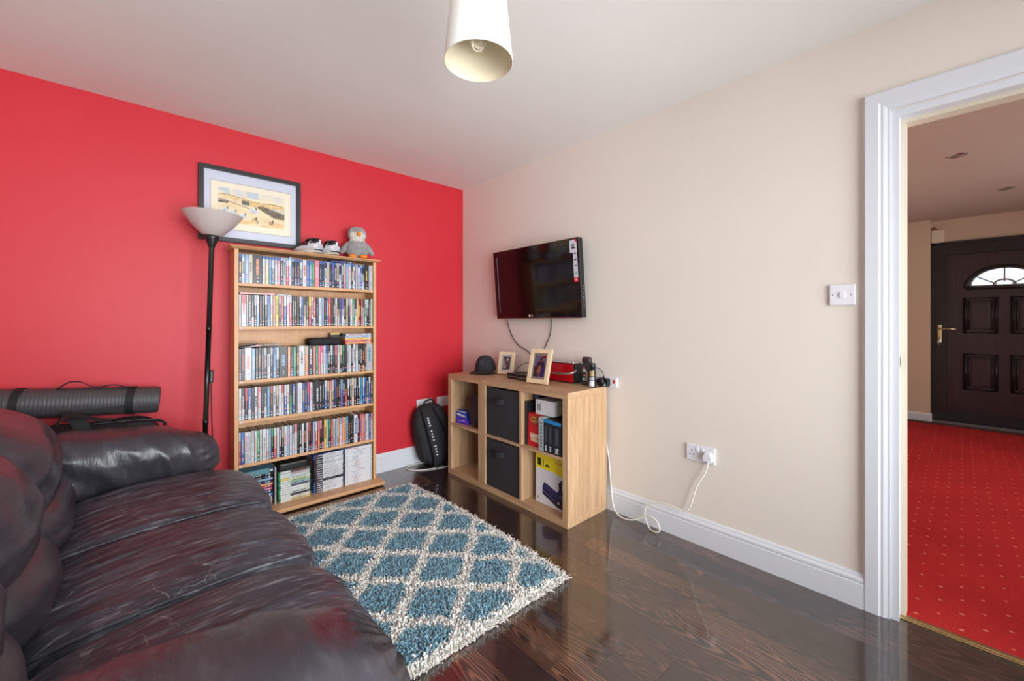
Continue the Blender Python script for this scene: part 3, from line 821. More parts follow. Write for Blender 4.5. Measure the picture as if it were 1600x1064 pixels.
# ================================================================== media bookcase
BX0, BX1, BYF, BYB = 0.433, 1.301, 2.886, 3.041
SIDE = 0.021
SHELF_Z = [1.402, 1.142, 0.820, 0.582, 0.319, 0.030]     # upper faces
def bookcase():
    r = empty('media_bookcase', (0, 0, 0)); tag(r, 'tall beech bookcase packed with disc cases against the red wall', 'bookcase')
    bx('side_panel', M_BEECHZ, r, BX0, BX0+SIDE, BYF, BYB, 0.030, 1.602, bev=0.0012)
    bx('side_panel', M_BEECHZ, r, BX1-SIDE, BX1, BYF, BYB, 0.030, 1.602, bev=0.0012)
    bx('back_panel', M_BEECHZ, r, BX0+SIDE, BX1-SIDE, BYB-0.006, BYB-0.001, 0.03, 1.602)
    m = MB()     # top with a bullnosed, undercut edge
    a0, a1, f0, f1 = BX0-0.028, BX1+0.028, BYF-0.030, BYB + 0.002
    m.add([(a0+0.02, f0+0.02, 1.602), (a1-0.02, f0+0.02, 1.602), (a1-0.02, f1, 1.602), (a0+0.02, f1, 1.602),
           (a0, f0, 1.614), (a1, f0, 1.614), (a1, f1, 1.614), (a0, f1, 1.614), (a0+0.004, f0+0.004, 1.620), (a1-0.004, f0+0.004, 1.620), (a1-0.004, f1, 1.620), (a0+0.004, f1, 1.620)],
          [(3,2,1,0), (0,1,5,4), (1,2,6,5), (2,3,7,6), (3,0,4,7), (4,5,9,8), (5,6,10,9), (6,7,11,10), (7,4,8,11), (8,9,10,11)])
    m.build('top_board', M_BEECHX, r)
    for z in SHELF_Z[:-1]: bx('shelf', M_BEECHX, r, BX0+SIDE+0.0005, BX1-SIDE-0.0005, BYF+0.003, BYB-0.0065, z-0.018, z, bev=0.001)
    m = MB()
    m.box(BX0-0.010, BX1+0.022, BYF-0.098, BYB, 0.008, 0.030, bev=0.003)
    m.build('plinth_board', M_BEECHX, r)
    bx('base_rail', M_BEECHX, r, BX0, BX1, BYF - 0.02, BYB, 0.0, 0.008)
    for z in (1.394, 1.134, 0.812, 0.574, 0.311):      # pale screw caps by the uprights
        m = MB(); m.lathe([(0.0, 0.0012), (0.0055, 0.001), (0.006, 0.0)], n=10, mat=Matrix.Translation((BX0+SIDE+0.014 if z != 1.394 else BX1-SIDE-0.014, BYF+0.0032, z-0.002)) @ Matrix.Rotation(PI/2, 4, 'X')); m.build('screw_cap', M_WHITEPL, r)
bookcase()

# ------------------------------------------------------------------ disc cases
CN = {'k': ('black', (26, 23, 28)), 'w': ('white', (214, 214, 218)), 'g': ('grey', (120, 120, 124)), 's': ('silver grey', (182, 184, 190)), 'b': ('blue', (24, 84, 168)),
      'l': ('light blue', (128, 170, 206)), 'c': ('teal', (22, 140, 172)), 'n': ('navy blue', (30, 40, 84)), 'r': ('red', (204, 34, 44)), 'p': ('pink', (232, 112, 128)),
      'm': ('hot pink', (228, 30, 130)), 'o': ('orange', (236, 134, 58)), 'y': ('yellow', (246, 200, 22)), 'e': ('green', (34, 150, 84)), 't': ('beige', (212, 190, 158)),
      'v': ('violet', (110, 74, 172)), 'u': ('brown', (92, 60, 50)), 'd': ('plum', (62, 46, 62)), 'h': ('mint', (172, 204, 184))}
def clin(k): return lin(CN[k][1])
ORD = lambda n: f"{n}{'th' if 10 <= n % 100 <= 20 else {1: 'st', 2: 'nd', 3: 'rd'}.get(n % 10, 'th')}"

def case_mesh(w, h, d, main, acc, rng, plastic='k', band=None, style='film'):
    """one closed case: box with its back at +y, printed spine at y=0, standing on z=0, x across the spine"""
    m = MB(); pl = clin(plastic); mc = clin(main); ac = clin(acc)
    b = min(0.0012, w*0.12)
    # body
    x0, x1 = 0.0, w
    v = [(x0+b,0,0),(x1-b,0,0),(x1-b,0,h),(x0+b,0,h),(x0,b,0),(x1,b,0),(x1,b,h),(x0,b,h),(x0,d,0),(x1,d,0),(x1,d,h),(x0,d,h)]
    m.add(v, [(4,7,3,0),(1,2,6,5),(4,8,11,7),(5,6,10,9),(9,10,11,8),(3,7,11,10,6,2),(0,1,5,9,8,4)], pl)
    y = 0.0
    def strip(a, z0, z1, c, e=0.0, xa=None, xb=None):
        xa = x0+b if xa is None else xa; xb = x1-b if xb is None else xb
        m.quad([(xa, -e, z0), (xb, -e, z0), (xb, -e, z1), (xa, -e, z1)], c)
    top = h
    if band:
        strip(0, h-0.017, h, clin(band)); top = h-0.017
    if style == 'film':
        # sleeve: two or three tonal zones
        k = rng.random()
        cuts = [0.0, rng.uniform(0.22, 0.34)*top, rng.uniform(0.6, 0.8)*top, top]
        tone = lambda c, f: tuple(min(1, q*f) for q in c)
        if k < 0.45 or w > 0.026: cs = [mc, mc, mc]
        elif k < 0.75: cs = [mc, mc, tone(ac, 0.9)]
        elif k < 0.9: cs = [tone(mc, 0.8), mc, tone(mc, 1.2)]
        else: cs = [tone(ac, 0.9), mc, mc]
        for i in range(3): strip(0, cuts[i], cuts[i+1], cs[i])
        # title running down the spine
        z = rng.uniform(0.30, 0.40)*top; ze = rng.uniform(0.72, 0.90)*top; xw = w*rng.uniform(0.30, 0.55); xc = w/2
        e = 0.0004
        while z < ze:
            L = rng.uniform(0.0025, 0.0085); q = xw*rng.uniform(0.7, 1.0)
            strip(0, z, min(z+L, ze), ac, e, xc-q/2, xc+q/2); z += L + rng.uniform(0.0012, 0.0030)
        # small round rating badges and maker's marks at the foot
        zz = 0.012; br = min(w*0.36, 0.0052)
        for i, cc in enumerate(((214, 214, 216), (120, 176, 214), (232, 150, 160))):
            if rng.random() < 0.35: zz += rng.uniform(0.004, 0.014); continue
            c = lin(cc); pts = [(xc + br*math.cos(2*PI*q/8), -e, zz + br*0.85*math.sin(2*PI*q/8)) for q in range(8)]
            m.quad(pts, c); zz += br*2 + 0.0025
    return m

def put_case(m, name, x, y, z, rot=None, tilt=0.0):
    o = m.build(name, M_CASE, None, (x, y, z), rot if rot else (0, tilt, 0))
    return o

ROWS = {
 'top shelf': (0, True, "ky wk lw1.3 tk1.2 ko3.2 wp yw1.2 cl kw ws pw kw sk rw wl kw ko ko nw wr1.6 bw1.1 cw ew pw1.9 kw kb wn ty ke nv kw tk wk us tp lw wp1.1 ut wn sp wb bw wk ky2 sw1.9"),
 'second shelf': (1, False, "sk wr1.8 sw.7 us1.1 kw ds lw kr kg kw cb1.2 wr os yk1.3 ks ro bw1.2 wp rw1.2 ks ks ku kw bk tk ks ry1.2 wk rw1.1 ns wl1.6 lw kr bw ry1.2 uk kw wr1.1 tk bk wv1.2 kt tk ks wp1.2 es wn1.1 oy ky rw su hk1.1 kw us hs1.2"),
 'third shelf': (2, False, "uk dr wo2.4 lw1.2 ko kt dp ks wk1.2 ks lb1.2 kw kl3.2 ow1.1 kv ew1.2 uy wk2.3 ot1.4 kw2 po ew pm mw1.1 wl lb kw dw kc up ws1.1 kt ke dk sk ws ks wg1.2 ws1.1 ks kw ko uo sc3"),
 'fourth shelf': (3, False, "wr kw1.1 kr bw1.3 dn wk1.2 pw1.2 kg1.1 kw cl1.2 dr wk1.1 kt ws1.1 wr bw wr1.1 ek bt1.2 ud.9 ws2 by nw bm wp1.2 kd kw2 kw kw bw1.2 dt tp ut nb kr ks vl1.1 kw rk kw ks tk1.2 dw kl kw cb1.1 bw bk kt bw uw"),
 'fifth shelf': (4, False, "rw.8 bt1.4 wr1.2 wg1.2 ws1.3 wo eh1.1 wu wn1.6 wt lw ke rw1.2 ws1.1 nw kt wr1.2 lp wl1.2 wg wp1.2 ke kw wr ko wr kr kr ls rw1.2 op kp kp yk1.2 lt ke ro1.1 ws ls1.1 ow wl1.2 op1.2 ot cw1.1 ko kt kw wb1.9 kw mb ow pw wk1.1 ws bw wp"),
}
def rows():
    rng = random.Random(21)
    lo, hi = BX0+SIDE+0.002, BX1-SIDE-0.002
    for nm, (si, blu, s) in ROWS.items():
        items = []
        for t in s.split():
            wd = float(t[2:]) if len(t) > 2 else 1.0
            items.append((t[0], t[1], wd))
        unit = (hi-lo - 0.0004*len(items))/sum(i[2] for i in items)
        x = lo
        for n, (a, c, wd) in enumerate(items, 1):
            w = unit*wd
            big = wd >= 1.9
            h = (0.171 if blu else 0.190) + (rng.choice((0, 0, 0, 0.003)) if not big else 0.004)
            if blu and nm == 'top shelf' and a == 'w' and rng.random() < .2: h += 0.008
            d = 0.133
            band = ('b' if rng.random() < 0.7 else 'l') if blu and a not in 'st' and wd < 1.5 else None
            pl = ('b' if blu else 'k') if not big else a
            m = case_mesh(w, h, d, a, c, rng, pl, band)
            yf = BYF + 0.006 + rng.uniform(0, 0.005)
            o = put_case(m, 'disc_box_set' if big else 'disc_case', x, yf, SHELF_Z[si] + 0.0003)
            kind = 'wide box set' if big else ('slim disc case' if wd < 0.95 else 'disc case')
            tag(o, f"{CN[a][0]} {kind} with {CN[c][0]} print, {ORD(n)} from left on bookcase {nm}", 'disc case', f"disc cases standing on the {nm}")
            x += w + 0.0004
rows()

def deco(o_parent, name, mb, mat=None): return mb.build(name, mat or M_PRINT, o_parent)

def lying(name, label, cat, x0, y0, z0, L, th, d, main, acc, plastic, rng, group=None, design=None):
    """case lying flat: its spine faces the room along +x"""
    m = MB(); pl = clin(plastic); b = 0.001
    m.box(0, L, b, d, 0, th, pl)
    def st(xa, xb, c, za=0.08, zb=0.92, e=0.0): m.quad([(xa, -e, th*za), (xb, -e, th*za), (xb, -e, th*zb), (xa, -e, th*zb)], c)
    m.quad([(0, 0, 0), (L, 0, 0), (L, 0, th), (0, 0, th)], pl)
    m.quad([(0,0,th),(L,0,th),(L,b,th),(0,b,th)], pl); m.quad([(0,0,0),(0,0,th),(0,b,th),(0,b,0)], pl); m.quad([(L,0,0),(L,b,0),(L,b,th),(L,0,th)], pl)
    if design: design(st, L, rng)
    else:
        st(0.004, L-0.004, clin(main), e=0.0003)
        xx = 0.02
        while xx < L*0.62:
            q = rng.uniform(0.003, 0.010); st(xx, xx+q, clin(acc), 0.32, 0.66, 0.0006); xx += q + 0.003
        st(L-0.024, L-0.014, lin((220, 220, 224)), 0.25, 0.75, 0.0006); st(L-0.040, L-0.030, lin((130, 180, 214)), 0.25, 0.75, 0.0006)
    o = m.build(name, M_CASE, None, (x0, y0, z0))
    tag(o, label, cat, group); return o

def stacks():
    rng = random.Random(4); zb = SHELF_Z[5] + 0.0004; yf = BYF + 0.005
    # left stack of film cases, partly behind the sofa
    cols = [('w', 'k'), ('t', 'k'), ('w', 'e'), ('h', 'u'), ('b', 'w'), ('k', 'b'), ('m', 'w'), ('r', 'y'), ('o', 'y'), ('n', 'w'), ('l', 'w'), ('k', 'w'), ('k', 'w')]
    z = zb
    for i, (a, c) in enumerate(cols):
        th = 0.0148 if a != 'b' else 0.026
        n = len(cols) - i
        lying('disc_case', f"{CN[a][0]} case lying in the bottom shelf's leftmost stack, {ORD(n+1)} from its top", 'disc case', BX0+SIDE+0.006+rng.uniform(0, .006), yf+rng.uniform(0, .008), z, 0.172, th, 0.135, a, c, 'k', rng, 'cases stacked beside the sofa end')
        z += th + 0.0003
    def teal(st, L, rng):
        st(0.0, L*0.86, lin((84, 150, 164)), 0.0, 1.0, 0.0003); st(L*0.86, L, lin((40, 46, 58)), 0.0, 1.0, 0.0003); st(L*0.88, L*0.97, lin((200, 205, 210)), 0.3, 0.7, 0.0006); st(L*0.25, L*0.4, lin((150, 130, 130)), 0.2, 0.7, 0.0006)
    lying('disc_box_set', 'thick teal box set lying on top of the bottom shelf leftmost stack', 'disc case', BX0+SIDE+0.004, yf, z, 0.182, 0.030, 0.133, 'c', 'w', 'c', rng, None, teal)
    # thin grey sleeve standing between the stacks
    m = MB(); m.box(0, 0.006, 0, 0.133, 0, 0.235, clin('s')); m.box(0.0062, 0.010, 0.004, 0.133, 0, 0.225, clin('g')); o = m.build('thin_folder', M_CASE, None, (0.6450, yf-0.002, zb), (0, 0, 0)); tag(o, 'thin grey folder standing upright between two stacks on the bottom shelf', 'folder')
    # green-edged game cases under a black box
    z = zb; x0 = 0.667
    for i in range(13):
        def green(st, L, rng, i=i):
            st(0.010, L-0.004, lin((222, 224, 222)), 0.04, 0.96, 0.0003)
            if i in (9,): st(0.012, 0.058, lin((240, 196, 40)), 0.1, 0.9, 0.0005)
            c = [(216, 190, 110), (222, 224, 222), (60, 40, 50), (210, 214, 214), (222, 224, 222), (222, 222, 224), (88, 92, 112), (150, 180, 206), (190, 214, 140), (222, 224, 220), (190, 210, 214), (200, 180, 190), (70, 50, 60)][i]
            st(L*0.36, L-0.004, lin(c), 0.06, 0.94, 0.0005)
            xx = L*0.42
            ac = rng.choice([(170, 30, 40), (40, 40, 44), (230, 230, 230), (90, 90, 100)])
            while xx < L*0.8:
                q = rng.uniform(0.003, 0.009); st(xx, xx+q, lin(ac), 0.35, 0.68, 0.0008); xx += q+0.0025
            st(L-0.020, L-0.012, lin((230, 160, 160)), 0.25, 0.75, 0.0008)
        lying('game_case', f"green-edged white game case, {ORD(13-i)} from the top of its stack under the black box", 'game case', x0 + rng.uniform(-.003, .003), yf + rng.uniform(0, .006), z, 0.186, 0.0146, 0.135, 'w', 'k', 'e', rng, 'green-edged game cases', green)
        z += 0.0149
    m = MB(); m.rcushion((0.095, 0.070, 0.027), (0.097, 0.072, 0.027), 9, 12); o = m.build('black_box', M_BLACKPL, None, (x0-0.006, yf-0.004, z)); tag(o, 'plain black plastic box lying on the stack of green-edged game cases', 'box')
    # blue and black game cases
    z = zb; x0 = 0.876
    for i in range(17):
        plast = 'n' if 4 < i < 15 else 'b'
        def blk(st, L, rng, i=i):
            st(0.006, 0.055, lin((30, 27, 32)), 0.03, 0.97, 0.0003)
            st(0.012, 0.016, lin((196, 110, 70)), 0.3, 0.7, 0.0006)
            for q in range(5): st(0.022 + q*0.0062, 0.0262 + q*0.0062, lin((206, 206, 212)), 0.25, 0.75, 0.0006)
            st(0.055, L-0.002, lin((44, 40, 42) if i == 5 else (222, 222, 226)), 0.03, 0.97, 0.0003)
            xx = 0.064; ac = rng.choice([(120, 120, 126), (150, 150, 156), (90, 100, 140), (170, 150, 110)])
            while xx < L*rng.uniform(0.6, 0.9):
                q = rng.uniform(0.004, 0.012); st(xx, xx+q, lin(ac), 0.38, 0.64, 0.0006); xx += q+0.003
        lying('game_case', f"blue-edged game case with black and white spine, {ORD(17-i)} from its stack's top", 'game case', x0 + rng.uniform(-.002, .002), yf + rng.uniform(0, .005), z, 0.190, 0.0147 , 0.135, 'w', 'k', 'b' if i in (0, 1, 2, 3, 16) else plast, rng, 'blue-edged game cases', blk)
        z += 0.0150
    z = zb; x0 = 1.080
    for i in range(17):
        def wii(st, L, rng, i=i):
            st(0.001, L-0.001, lin((226, 226, 230)), 0.03, 0.97, 0.0003)
            st(0.006, 0.022, lin((170, 172, 180)), 0.4, 0.62, 0.0006)
            xx = L*rng.uniform(0.2, 0.45); ac = rng.choice([(120, 124, 134), (196, 60, 70), (110, 130, 170), (150, 150, 156)]); e = xx + L*rng.uniform(0.12, 0.35)
            while xx < e:
                q = rng.uniform(0.003, 0.010); st(xx, xx+q, lin(ac), 0.36, 0.66, 0.0006); xx += q+0.003
            st(L-0.012, L-0.004, lin((40, 176, 196) if i != 12 else (220, 70, 70)), 0.2, 0.62, 0.0006)
        lying('game_case', f"white game case with a small coloured end mark, {ORD(17-i)} from top of the rightmost stack", 'game case', x0 + rng.uniform(-.001, .001), yf + rng.uniform(0, .004), z, 0.190, 0.0147, 0.135, 'w', 'k', 'w', rng, 'white game cases', wii)
        z += 0.0150
    # cases and oddments lying on top of the upright rows
    yr = BYF + 0.006
    for k in range(2):
        lying('disc_case', ('lower', 'upper')[k] + ' blue case lying across the tops of the top shelf row', 'disc case', 0.985 + 0.004*k, yr + 0.004*k, SHELF_Z[0] + 0.1800 + k*0.0068 - 0.004, 0.150, 0.0062, 0.13, 'n', 'v', 'b', rng)
    zs = SHELF_Z[1] + 0.1938
    lying('disc_case', 'pink and orange case lying across the left end of the second shelf row', 'disc case', BX0+SIDE+0.006, yr, zs, 0.190, 0.0135, 0.135, 'p', 'y', 'd', rng)
    lying('disc_case', 'pale slim case lying beside the pink one on the second shelf row', 'disc case', BX0+SIDE+0.202, yr+0.01, zs, 0.092, 0.008, 0.13, 's', 'w', 'k', rng)
    zt = SHELF_Z[2] + 0.1945
    hh = [('o', 'y', 'r'), ('r', 'w', 'r'), ('y', 'r', 'o'), ('l', 'w', 'l'), ('w', 'r', 'd')]
    for k, (a, c, p) in enumerate(hh):
        lying('disc_case', f"{CN[a][0]} case lying at the right of the third shelf row, {ORD(k+1)} from the bottom", 'disc case', 1.078 + rng.uniform(0, .004), yr, zt + k*0.0150, 0.188, 0.0146, 0.135, a, c, p, rng, 'cases lying on the third shelf row')
    m = MB(); m.rcushion((0.105, 0.062, 0.024), (0.105, 0.062, 0.024), 7, 12, lambda p, q: 0.002*nz(p.x*20, p.y*20, 0)); o = m.build('zip_case', M_BLACKFAB, None, (0.850, yr, zt)); tag(o, 'black soft case lying on the third shelf row left of the stacked cases', 'case')
    def navy(st, L, rng):
        st(0, L, lin((36, 30, 60)), 0, 1, 0.0003); st(0, L, lin((240, 200, 40)), 0.62, 1.0, 0.0005)
    lying('small_box', 'small navy box with yellow top edge behind the black soft case', 'box', 1.010, yr + 0.085, zt + 0.0485, 0.062, 0.030, 0.045, 'n', 'y', 'n', rng, None, navy)
    # plastic sleeves heaped at the left
    for k, (nm, c, x, y, zz, L) in enumerate((('black paper sleeve topmost of the heap at third shelf left', (30, 30, 34), 0.458, 0.0, 0.013, 0.13), ('clear plastic sleeve heaped at the left of the third shelf row', (176, 176, 182), 0.470, 0.0, 0.0, 0.20), ('crinkled clear sleeve with red print on the third shelf row', (196, 190, 192), 0.52, 0.004, 0.007, 0.16))):
        m = MB(); nx, ny = 14, 8; v = []; f = []
        for i in range(nx+1):
            for j in range(ny+1):
                x_ = L*i/nx; y_ = 0.12*j/ny
                v.append((x_, y_, 0.004 + 0.004*nz(x_*40+k*7, y_*40, k) + 0.006*math.sin(PI*i/nx)))
        nn = len(v); v += [(a, b, c_-0.0022) for a, b, c_ in v]
        for i in range(nx):
            for j in range(ny):
                a = i*(ny+1)+j; q = (a, a+ny+1, a+ny+2, a+1); f.append(q); f.append(tuple(reversed([t+nn for t in q])))
        for i in range(nx):
            for j in (0, ny):
                a = i*(ny+1)+j; b_ = a+ny+1; f.append((a, b_, b_+nn, a+nn) if j else (b_, a, a+nn, b_+nn))
        for j in range(ny):
            for i in (0, nx):
                a = i*(ny+1)+j; f.append((a, a+1, a+1+nn, a+nn))
        m.add(v, f, lin(c))
        if k == 2: m.box(0.02, 0.055, -0.0012, -0.0004, 0.001, 0.010, lin((206, 40, 50)))
        o = m.build('disc_sleeve', M_CASE, None, (x, yr+y, zt + zz)); tag(o, nm, 'sleeve')
stacks()
# ================================================================== oak-effect cube units
UX0, UX1 = 1.800, 2.178
UH = 0.768
def cube_unit(name, label, y0, y1, ncol):
    r = empty(name, (UX0, y0, 0)); tag(r, label, 'shelf unit', 'oak-effect cube shelf units')
    D = UX1-UX0; W = y1-y0; t = 0.038
    bx('bottom_board', M_OAKY, r, 0, D, 0, W, 0, t, bev=0.001)
    bx('top_board', M_OAKY, r, 0, D, 0, W, UH-t, UH, bev=0.001)
    bx('side_panel', M_OAKZ, r, 0, D, 0, t, t, UH-t, bev=0.0008)
    bx('side_panel', M_OAKZ, r, 0, D, W-t, W, t, UH-t, bev=0.0008)
    bx('back_panel', M_OAKZ, r, D-0.010, D-0.004, t, W-t, t, UH-t)
    if ncol == 2: bx('divider', M_OAKZ, r, 0.003, D-0.012, W/2-0.009, W/2+0.009, t, UH-t)
    for k in range(ncol):
        a = t if k == 0 else W/2+0.0095; b = W-t if k == ncol-1 else W/2-0.0095
        bx('shelf', M_OAKY, r, 0.003, D-0.012, a, b, UH/2-0.009, UH/2+0.009)
    return r
YA, YB, YC = 1.500, 2.281, 2.699
cube_unit('cube_shelf_unit', 'wide oak-effect cube unit with four openings below the television', YA, YB, 2)
cube_unit('cube_shelf_unit', 'narrow oak-effect cube unit with two open cubes near the red wall', YB + 0.001, YC, 1)
T_IN = 0.038; MID = (YA+YB)/2
def drawer(z0, z1, label):
    y0, y1 = MID + 0.013, YB - T_IN - 0.004
    r = empty('fabric_drawer', (UX0 + 0.012, (y0+y1)/2, z0)); tag(r, label, 'storage box', 'charcoal fabric drawers in the cube unit')
    hw = (y1-y0)/2; h = z1-z0
    m = MB(); nx = 12; v = []; f = []
    for (x, s) in ((0.0, 1), (0.33, -1)):
        b0 = len(v)
        for i in range(nx+1):
            for j in range(nx+1):
                yy = -hw + 2*hw*i/nx; zz = h*j/nx
                bow = 0.004*math.sin(PI*i/nx)*math.sin(PI*j/nx); sag = -0.008*math.sin(PI*i/nx)*(j/nx)**3
                v.append((x - s*bow, yy, zz + sag))
        for i in range(nx):
            for j in range(nx):
                a = b0 + i*(nx+1)+j; q = (a, a+1, a+nx+2, a+nx+1); f.append(q if s > 0 else tuple(reversed(q)))
    m.add(v, f, None, True)
    m.box(0.002, 0.328, -hw, -hw+0.004, 0.001, h-0.010); m.box(0.002, 0.328, hw-0.004, hw, 0.001, h-0.010); m.box(0.002, 0.328, -hw+0.004, hw-0.004, 0.001, 0.006)
    m.build('box_body', M_CHARFAB, r)
    m = MB(); m.ribbon([(-0.004, 0.0, h*0.80), (-0.020, -0.004, h*0.80), (-0.034, -0.020, h*0.80), (-0.034, -0.060, h*0.80), (-0.018, -0.082, h*0.80), (-0.004, -0.092, h*0.80)], 0.036, 0.005, (0, 0, 1)); 
    o = m.build('pull_handle', M_BLACKFAB2, r, (0, 0.075, -0.02))
drawer(UH/2 + 0.0095, UH - T_IN - 0.006, 'charcoal fabric drawer with pull strap in the upper cube')
drawer(T_IN + 0.0005, UH/2 - 0.0135, 'charcoal fabric drawer with pull strap in the lower cube')

# ------------------------------------------------------------------ things inside the cubes
def pbox(name, label, cat, x0, x1, y0, y1, z0, z1, col, deco=None, group=None, bev=0.0015, rz=0.0):
    """printed carton; its front faces the room (-x)"""
    m = MB(); cx, cy = (x0+x1)/2, (y0+y1)/2
    m.box(x0-cx, x1-cx, y0-cy, y1-cy, 0, z1-z0, lin(col), bev=bev)
    W = y1-y0; H = z1-z0; xf = x0-cx
    def rect(u0, u1, v0, v1, c, e=0.0005):     # u from the left as seen from the room, v up, both 0..1
        ya = (y1-cy) - u0*W; yb = (y1-cy) - u1*W
        m.quad([(xf-e, ya, v0*H), (xf-e, yb, v0*H), (xf-e, yb, v1*H), (xf-e, ya, v1*H)], lin(c))
    def poly(pts, c, e=0.0007, q=1.0): m.quad([(xf-e, (y1-cy)-u*q*W, v*H) for u, v in pts], lin(c))
    def txt(s, u, v, size, c, e=0.0008, up=(0,0,1), right=(0,-1,0)): text_into(m, s, size, (xf, (y1-cy)-u*W, v*H), right, up, lin(c), e)
    if deco: deco(rect, poly, txt)
    o = m.build(name, M_PRINT, None, (cx, cy, z0), (0, 0, rz)); tag(o, label, cat, group)
    return o
SZ = UH/2 + 0.0095; BZ = T_IN + 0.0005
yl, yr_ = MID - 0.012, YA + T_IN + 0.002       # left and right walls of the right-hand cubes (as seen)
X = UX0
pbox('black_binder', 'tall black binder standing at the left of the upper right cube', 'binder', X+0.03, X+0.28, yl-0.020, yl-0.002, SZ, SZ+0.275, (34, 32, 36))
def dots(rect, poly, txt):
    for k in range(3): rect(0.35, 0.6, 0.06+0.05*k, 0.09+0.05*k, (190, 200, 210))
    rect(0, 1, 0.9, 1.0, (40, 60, 110))
pbox('tall_game_case', 'tall dark blue-black case second from left in the upper right cube', 'case', X+0.095, X+0.29, yl-0.060, yl-0.021, SZ, SZ+0.318, (24, 28, 46), dots)
def trees(rect, poly, txt):
    rng = random.Random(2)
    for k in range(26): rect(*(lambda u, w: (u, u+w))(rng.uniform(0, .8), rng.uniform(.04, .15)), *(lambda v, h: (v, v+h))(rng.uniform(0.3, .8), rng.uniform(.05, .18)), rng.choice([(60, 62, 70), (20, 20, 24), (86, 84, 90)]), 0.0004 + k*0.00002)
pbox('dark_picture_box', 'dark box with black and grey picture behind the white carton', 'box', X+0.20, X+0.24, yl-0.200, yl-0.070, SZ, SZ+0.325, (34, 34, 38), trees)
def whitebox(rect, poly, txt):
    for k, (v0, v1) in enumerate(((0.25, 0.75), (0.30, 0.70), (0.25, 0.75))): rect(0.10+0.07*k, 0.14+0.07*k, v0, v1, (70, 70, 76))
wb = pbox('white_carton', 'white carton resting on red boxes in the upper right cube', 'carton', X+0.050, X+0.19, yl-0.230, yl-0.078, SZ+0.2045, SZ+0.2950, (222, 222, 226), whitebox)
def red1(rect, poly, txt):
    rect(0, 1, 0.0, 1.0, (196, 30, 36), 0.0002)
    poly([(0.5+0.40*math.cos(2*PI*k/18), 0.5+0.34*math.sin(2*PI*k/18)) for k in range(18)], (150, 76, 40), 0.0005)
    poly([(0.5+0.33*math.cos(2*PI*k/18), 0.5+0.24*math.sin(2*PI*k/18)) for k in range(18)], (206, 134, 60), 0.0008)
    for k in range(6): rect(0.24+0.09*k, 0.30+0.09*k, 0.42, 0.60, (96, 20, 24), 0.0011)
pbox('red_gift_box', 'upper red box with an oval orange badge in the upper right cube', 'box', X+0.040, X+0.090, yl-0.135, yl-0.022, SZ+0.1285, SZ+0.2040, (190, 30, 36), red1)
def red2(rect, poly, txt):
    rect(0, 1, 0.0, 1.0, (206, 24, 34), 0.0002)
    poly([(0.22, 0.26), (0.86, 0.20), (0.9, 0.36), (0.26, 0.44)], (226, 200, 170), 0.0005)
    poly([(0.16, 0.42), (0.84, 0.44), (0.9, 0.56), (0.2, 0.54)], (232, 206, 180), 0.0006)
    for k in range(7): rect(0.2+0.095*k, 0.26+0.095*k, 0.50, 0.64, (236, 222, 206), 0.0008)
pbox('red_gift_box', 'lower bright red box with a cream pictured snack in the upper right cube', 'box', X+0.038, X+0.090, yl-0.137, yl-0.021, SZ+0.0003, SZ+0.1280, (206, 24, 34), red2)
def sil(rect, poly, txt):
    for k in range(8): rect(0.3, 0.7, 0.1+0.1*k, 0.16+0.1*k, (110, 120, 124), 0.0004)
pbox('silver_case', 'silver grey case standing right of the lower red box', 'case', X+0.010, X+0.145, yl-0.184, yl-0.142, SZ, SZ+0.200, (170, 180, 184), sil)
def blu(rect, poly, txt):
    rect(0, 1, 0.90, 1.0, (30, 130, 200), 0.0004); rect(0.3, 0.7, 0.30, 0.8, (70, 74, 84), 0.0005)
    for k in range(3): rect(0.32, 0.68, 0.05+0.06*k, 0.09+0.06*k, (200, 206, 212), 0.0006)
for k in range(2):
    pbox('film_case', ('left', 'middle')[k] + ' of three black cases with bright blue tops at the upper right cube front', 'film case', X+0.008, X+0.140, yl-0.222-0.036*k, yl-0.186-0.036*k, SZ, SZ+0.196, (34, 34, 40), blu, 'blue-topped film cases in the cube')
pbox('film_case', 'rightmost and widest of three black cases with bright blue tops', 'film case', X+0.006, X+0.140, yl-0.325, yl-0.260, SZ, SZ+0.192, (30, 32, 38), blu, 'blue-topped film cases in the cube')
def scrib(rect, poly, txt):
    rng = random.Random(8)
    for k in range(11):
        v = 0.08 + 0.08*k; u = 0.1
        while u < 0.85:
            w = rng.uniform(.06, .2); rect(u, min(u+w, .92), v, v+0.04, (50, 50, 54), 0.0004); u += w+0.07
pbox('paperback_book', 'white book with black scribbled cover at the right of the upper right cube', 'book', X+0.16, X+0.20, yl-0.340, yl-0.268, SZ, SZ+0.300, (214, 214, 212), scrib)
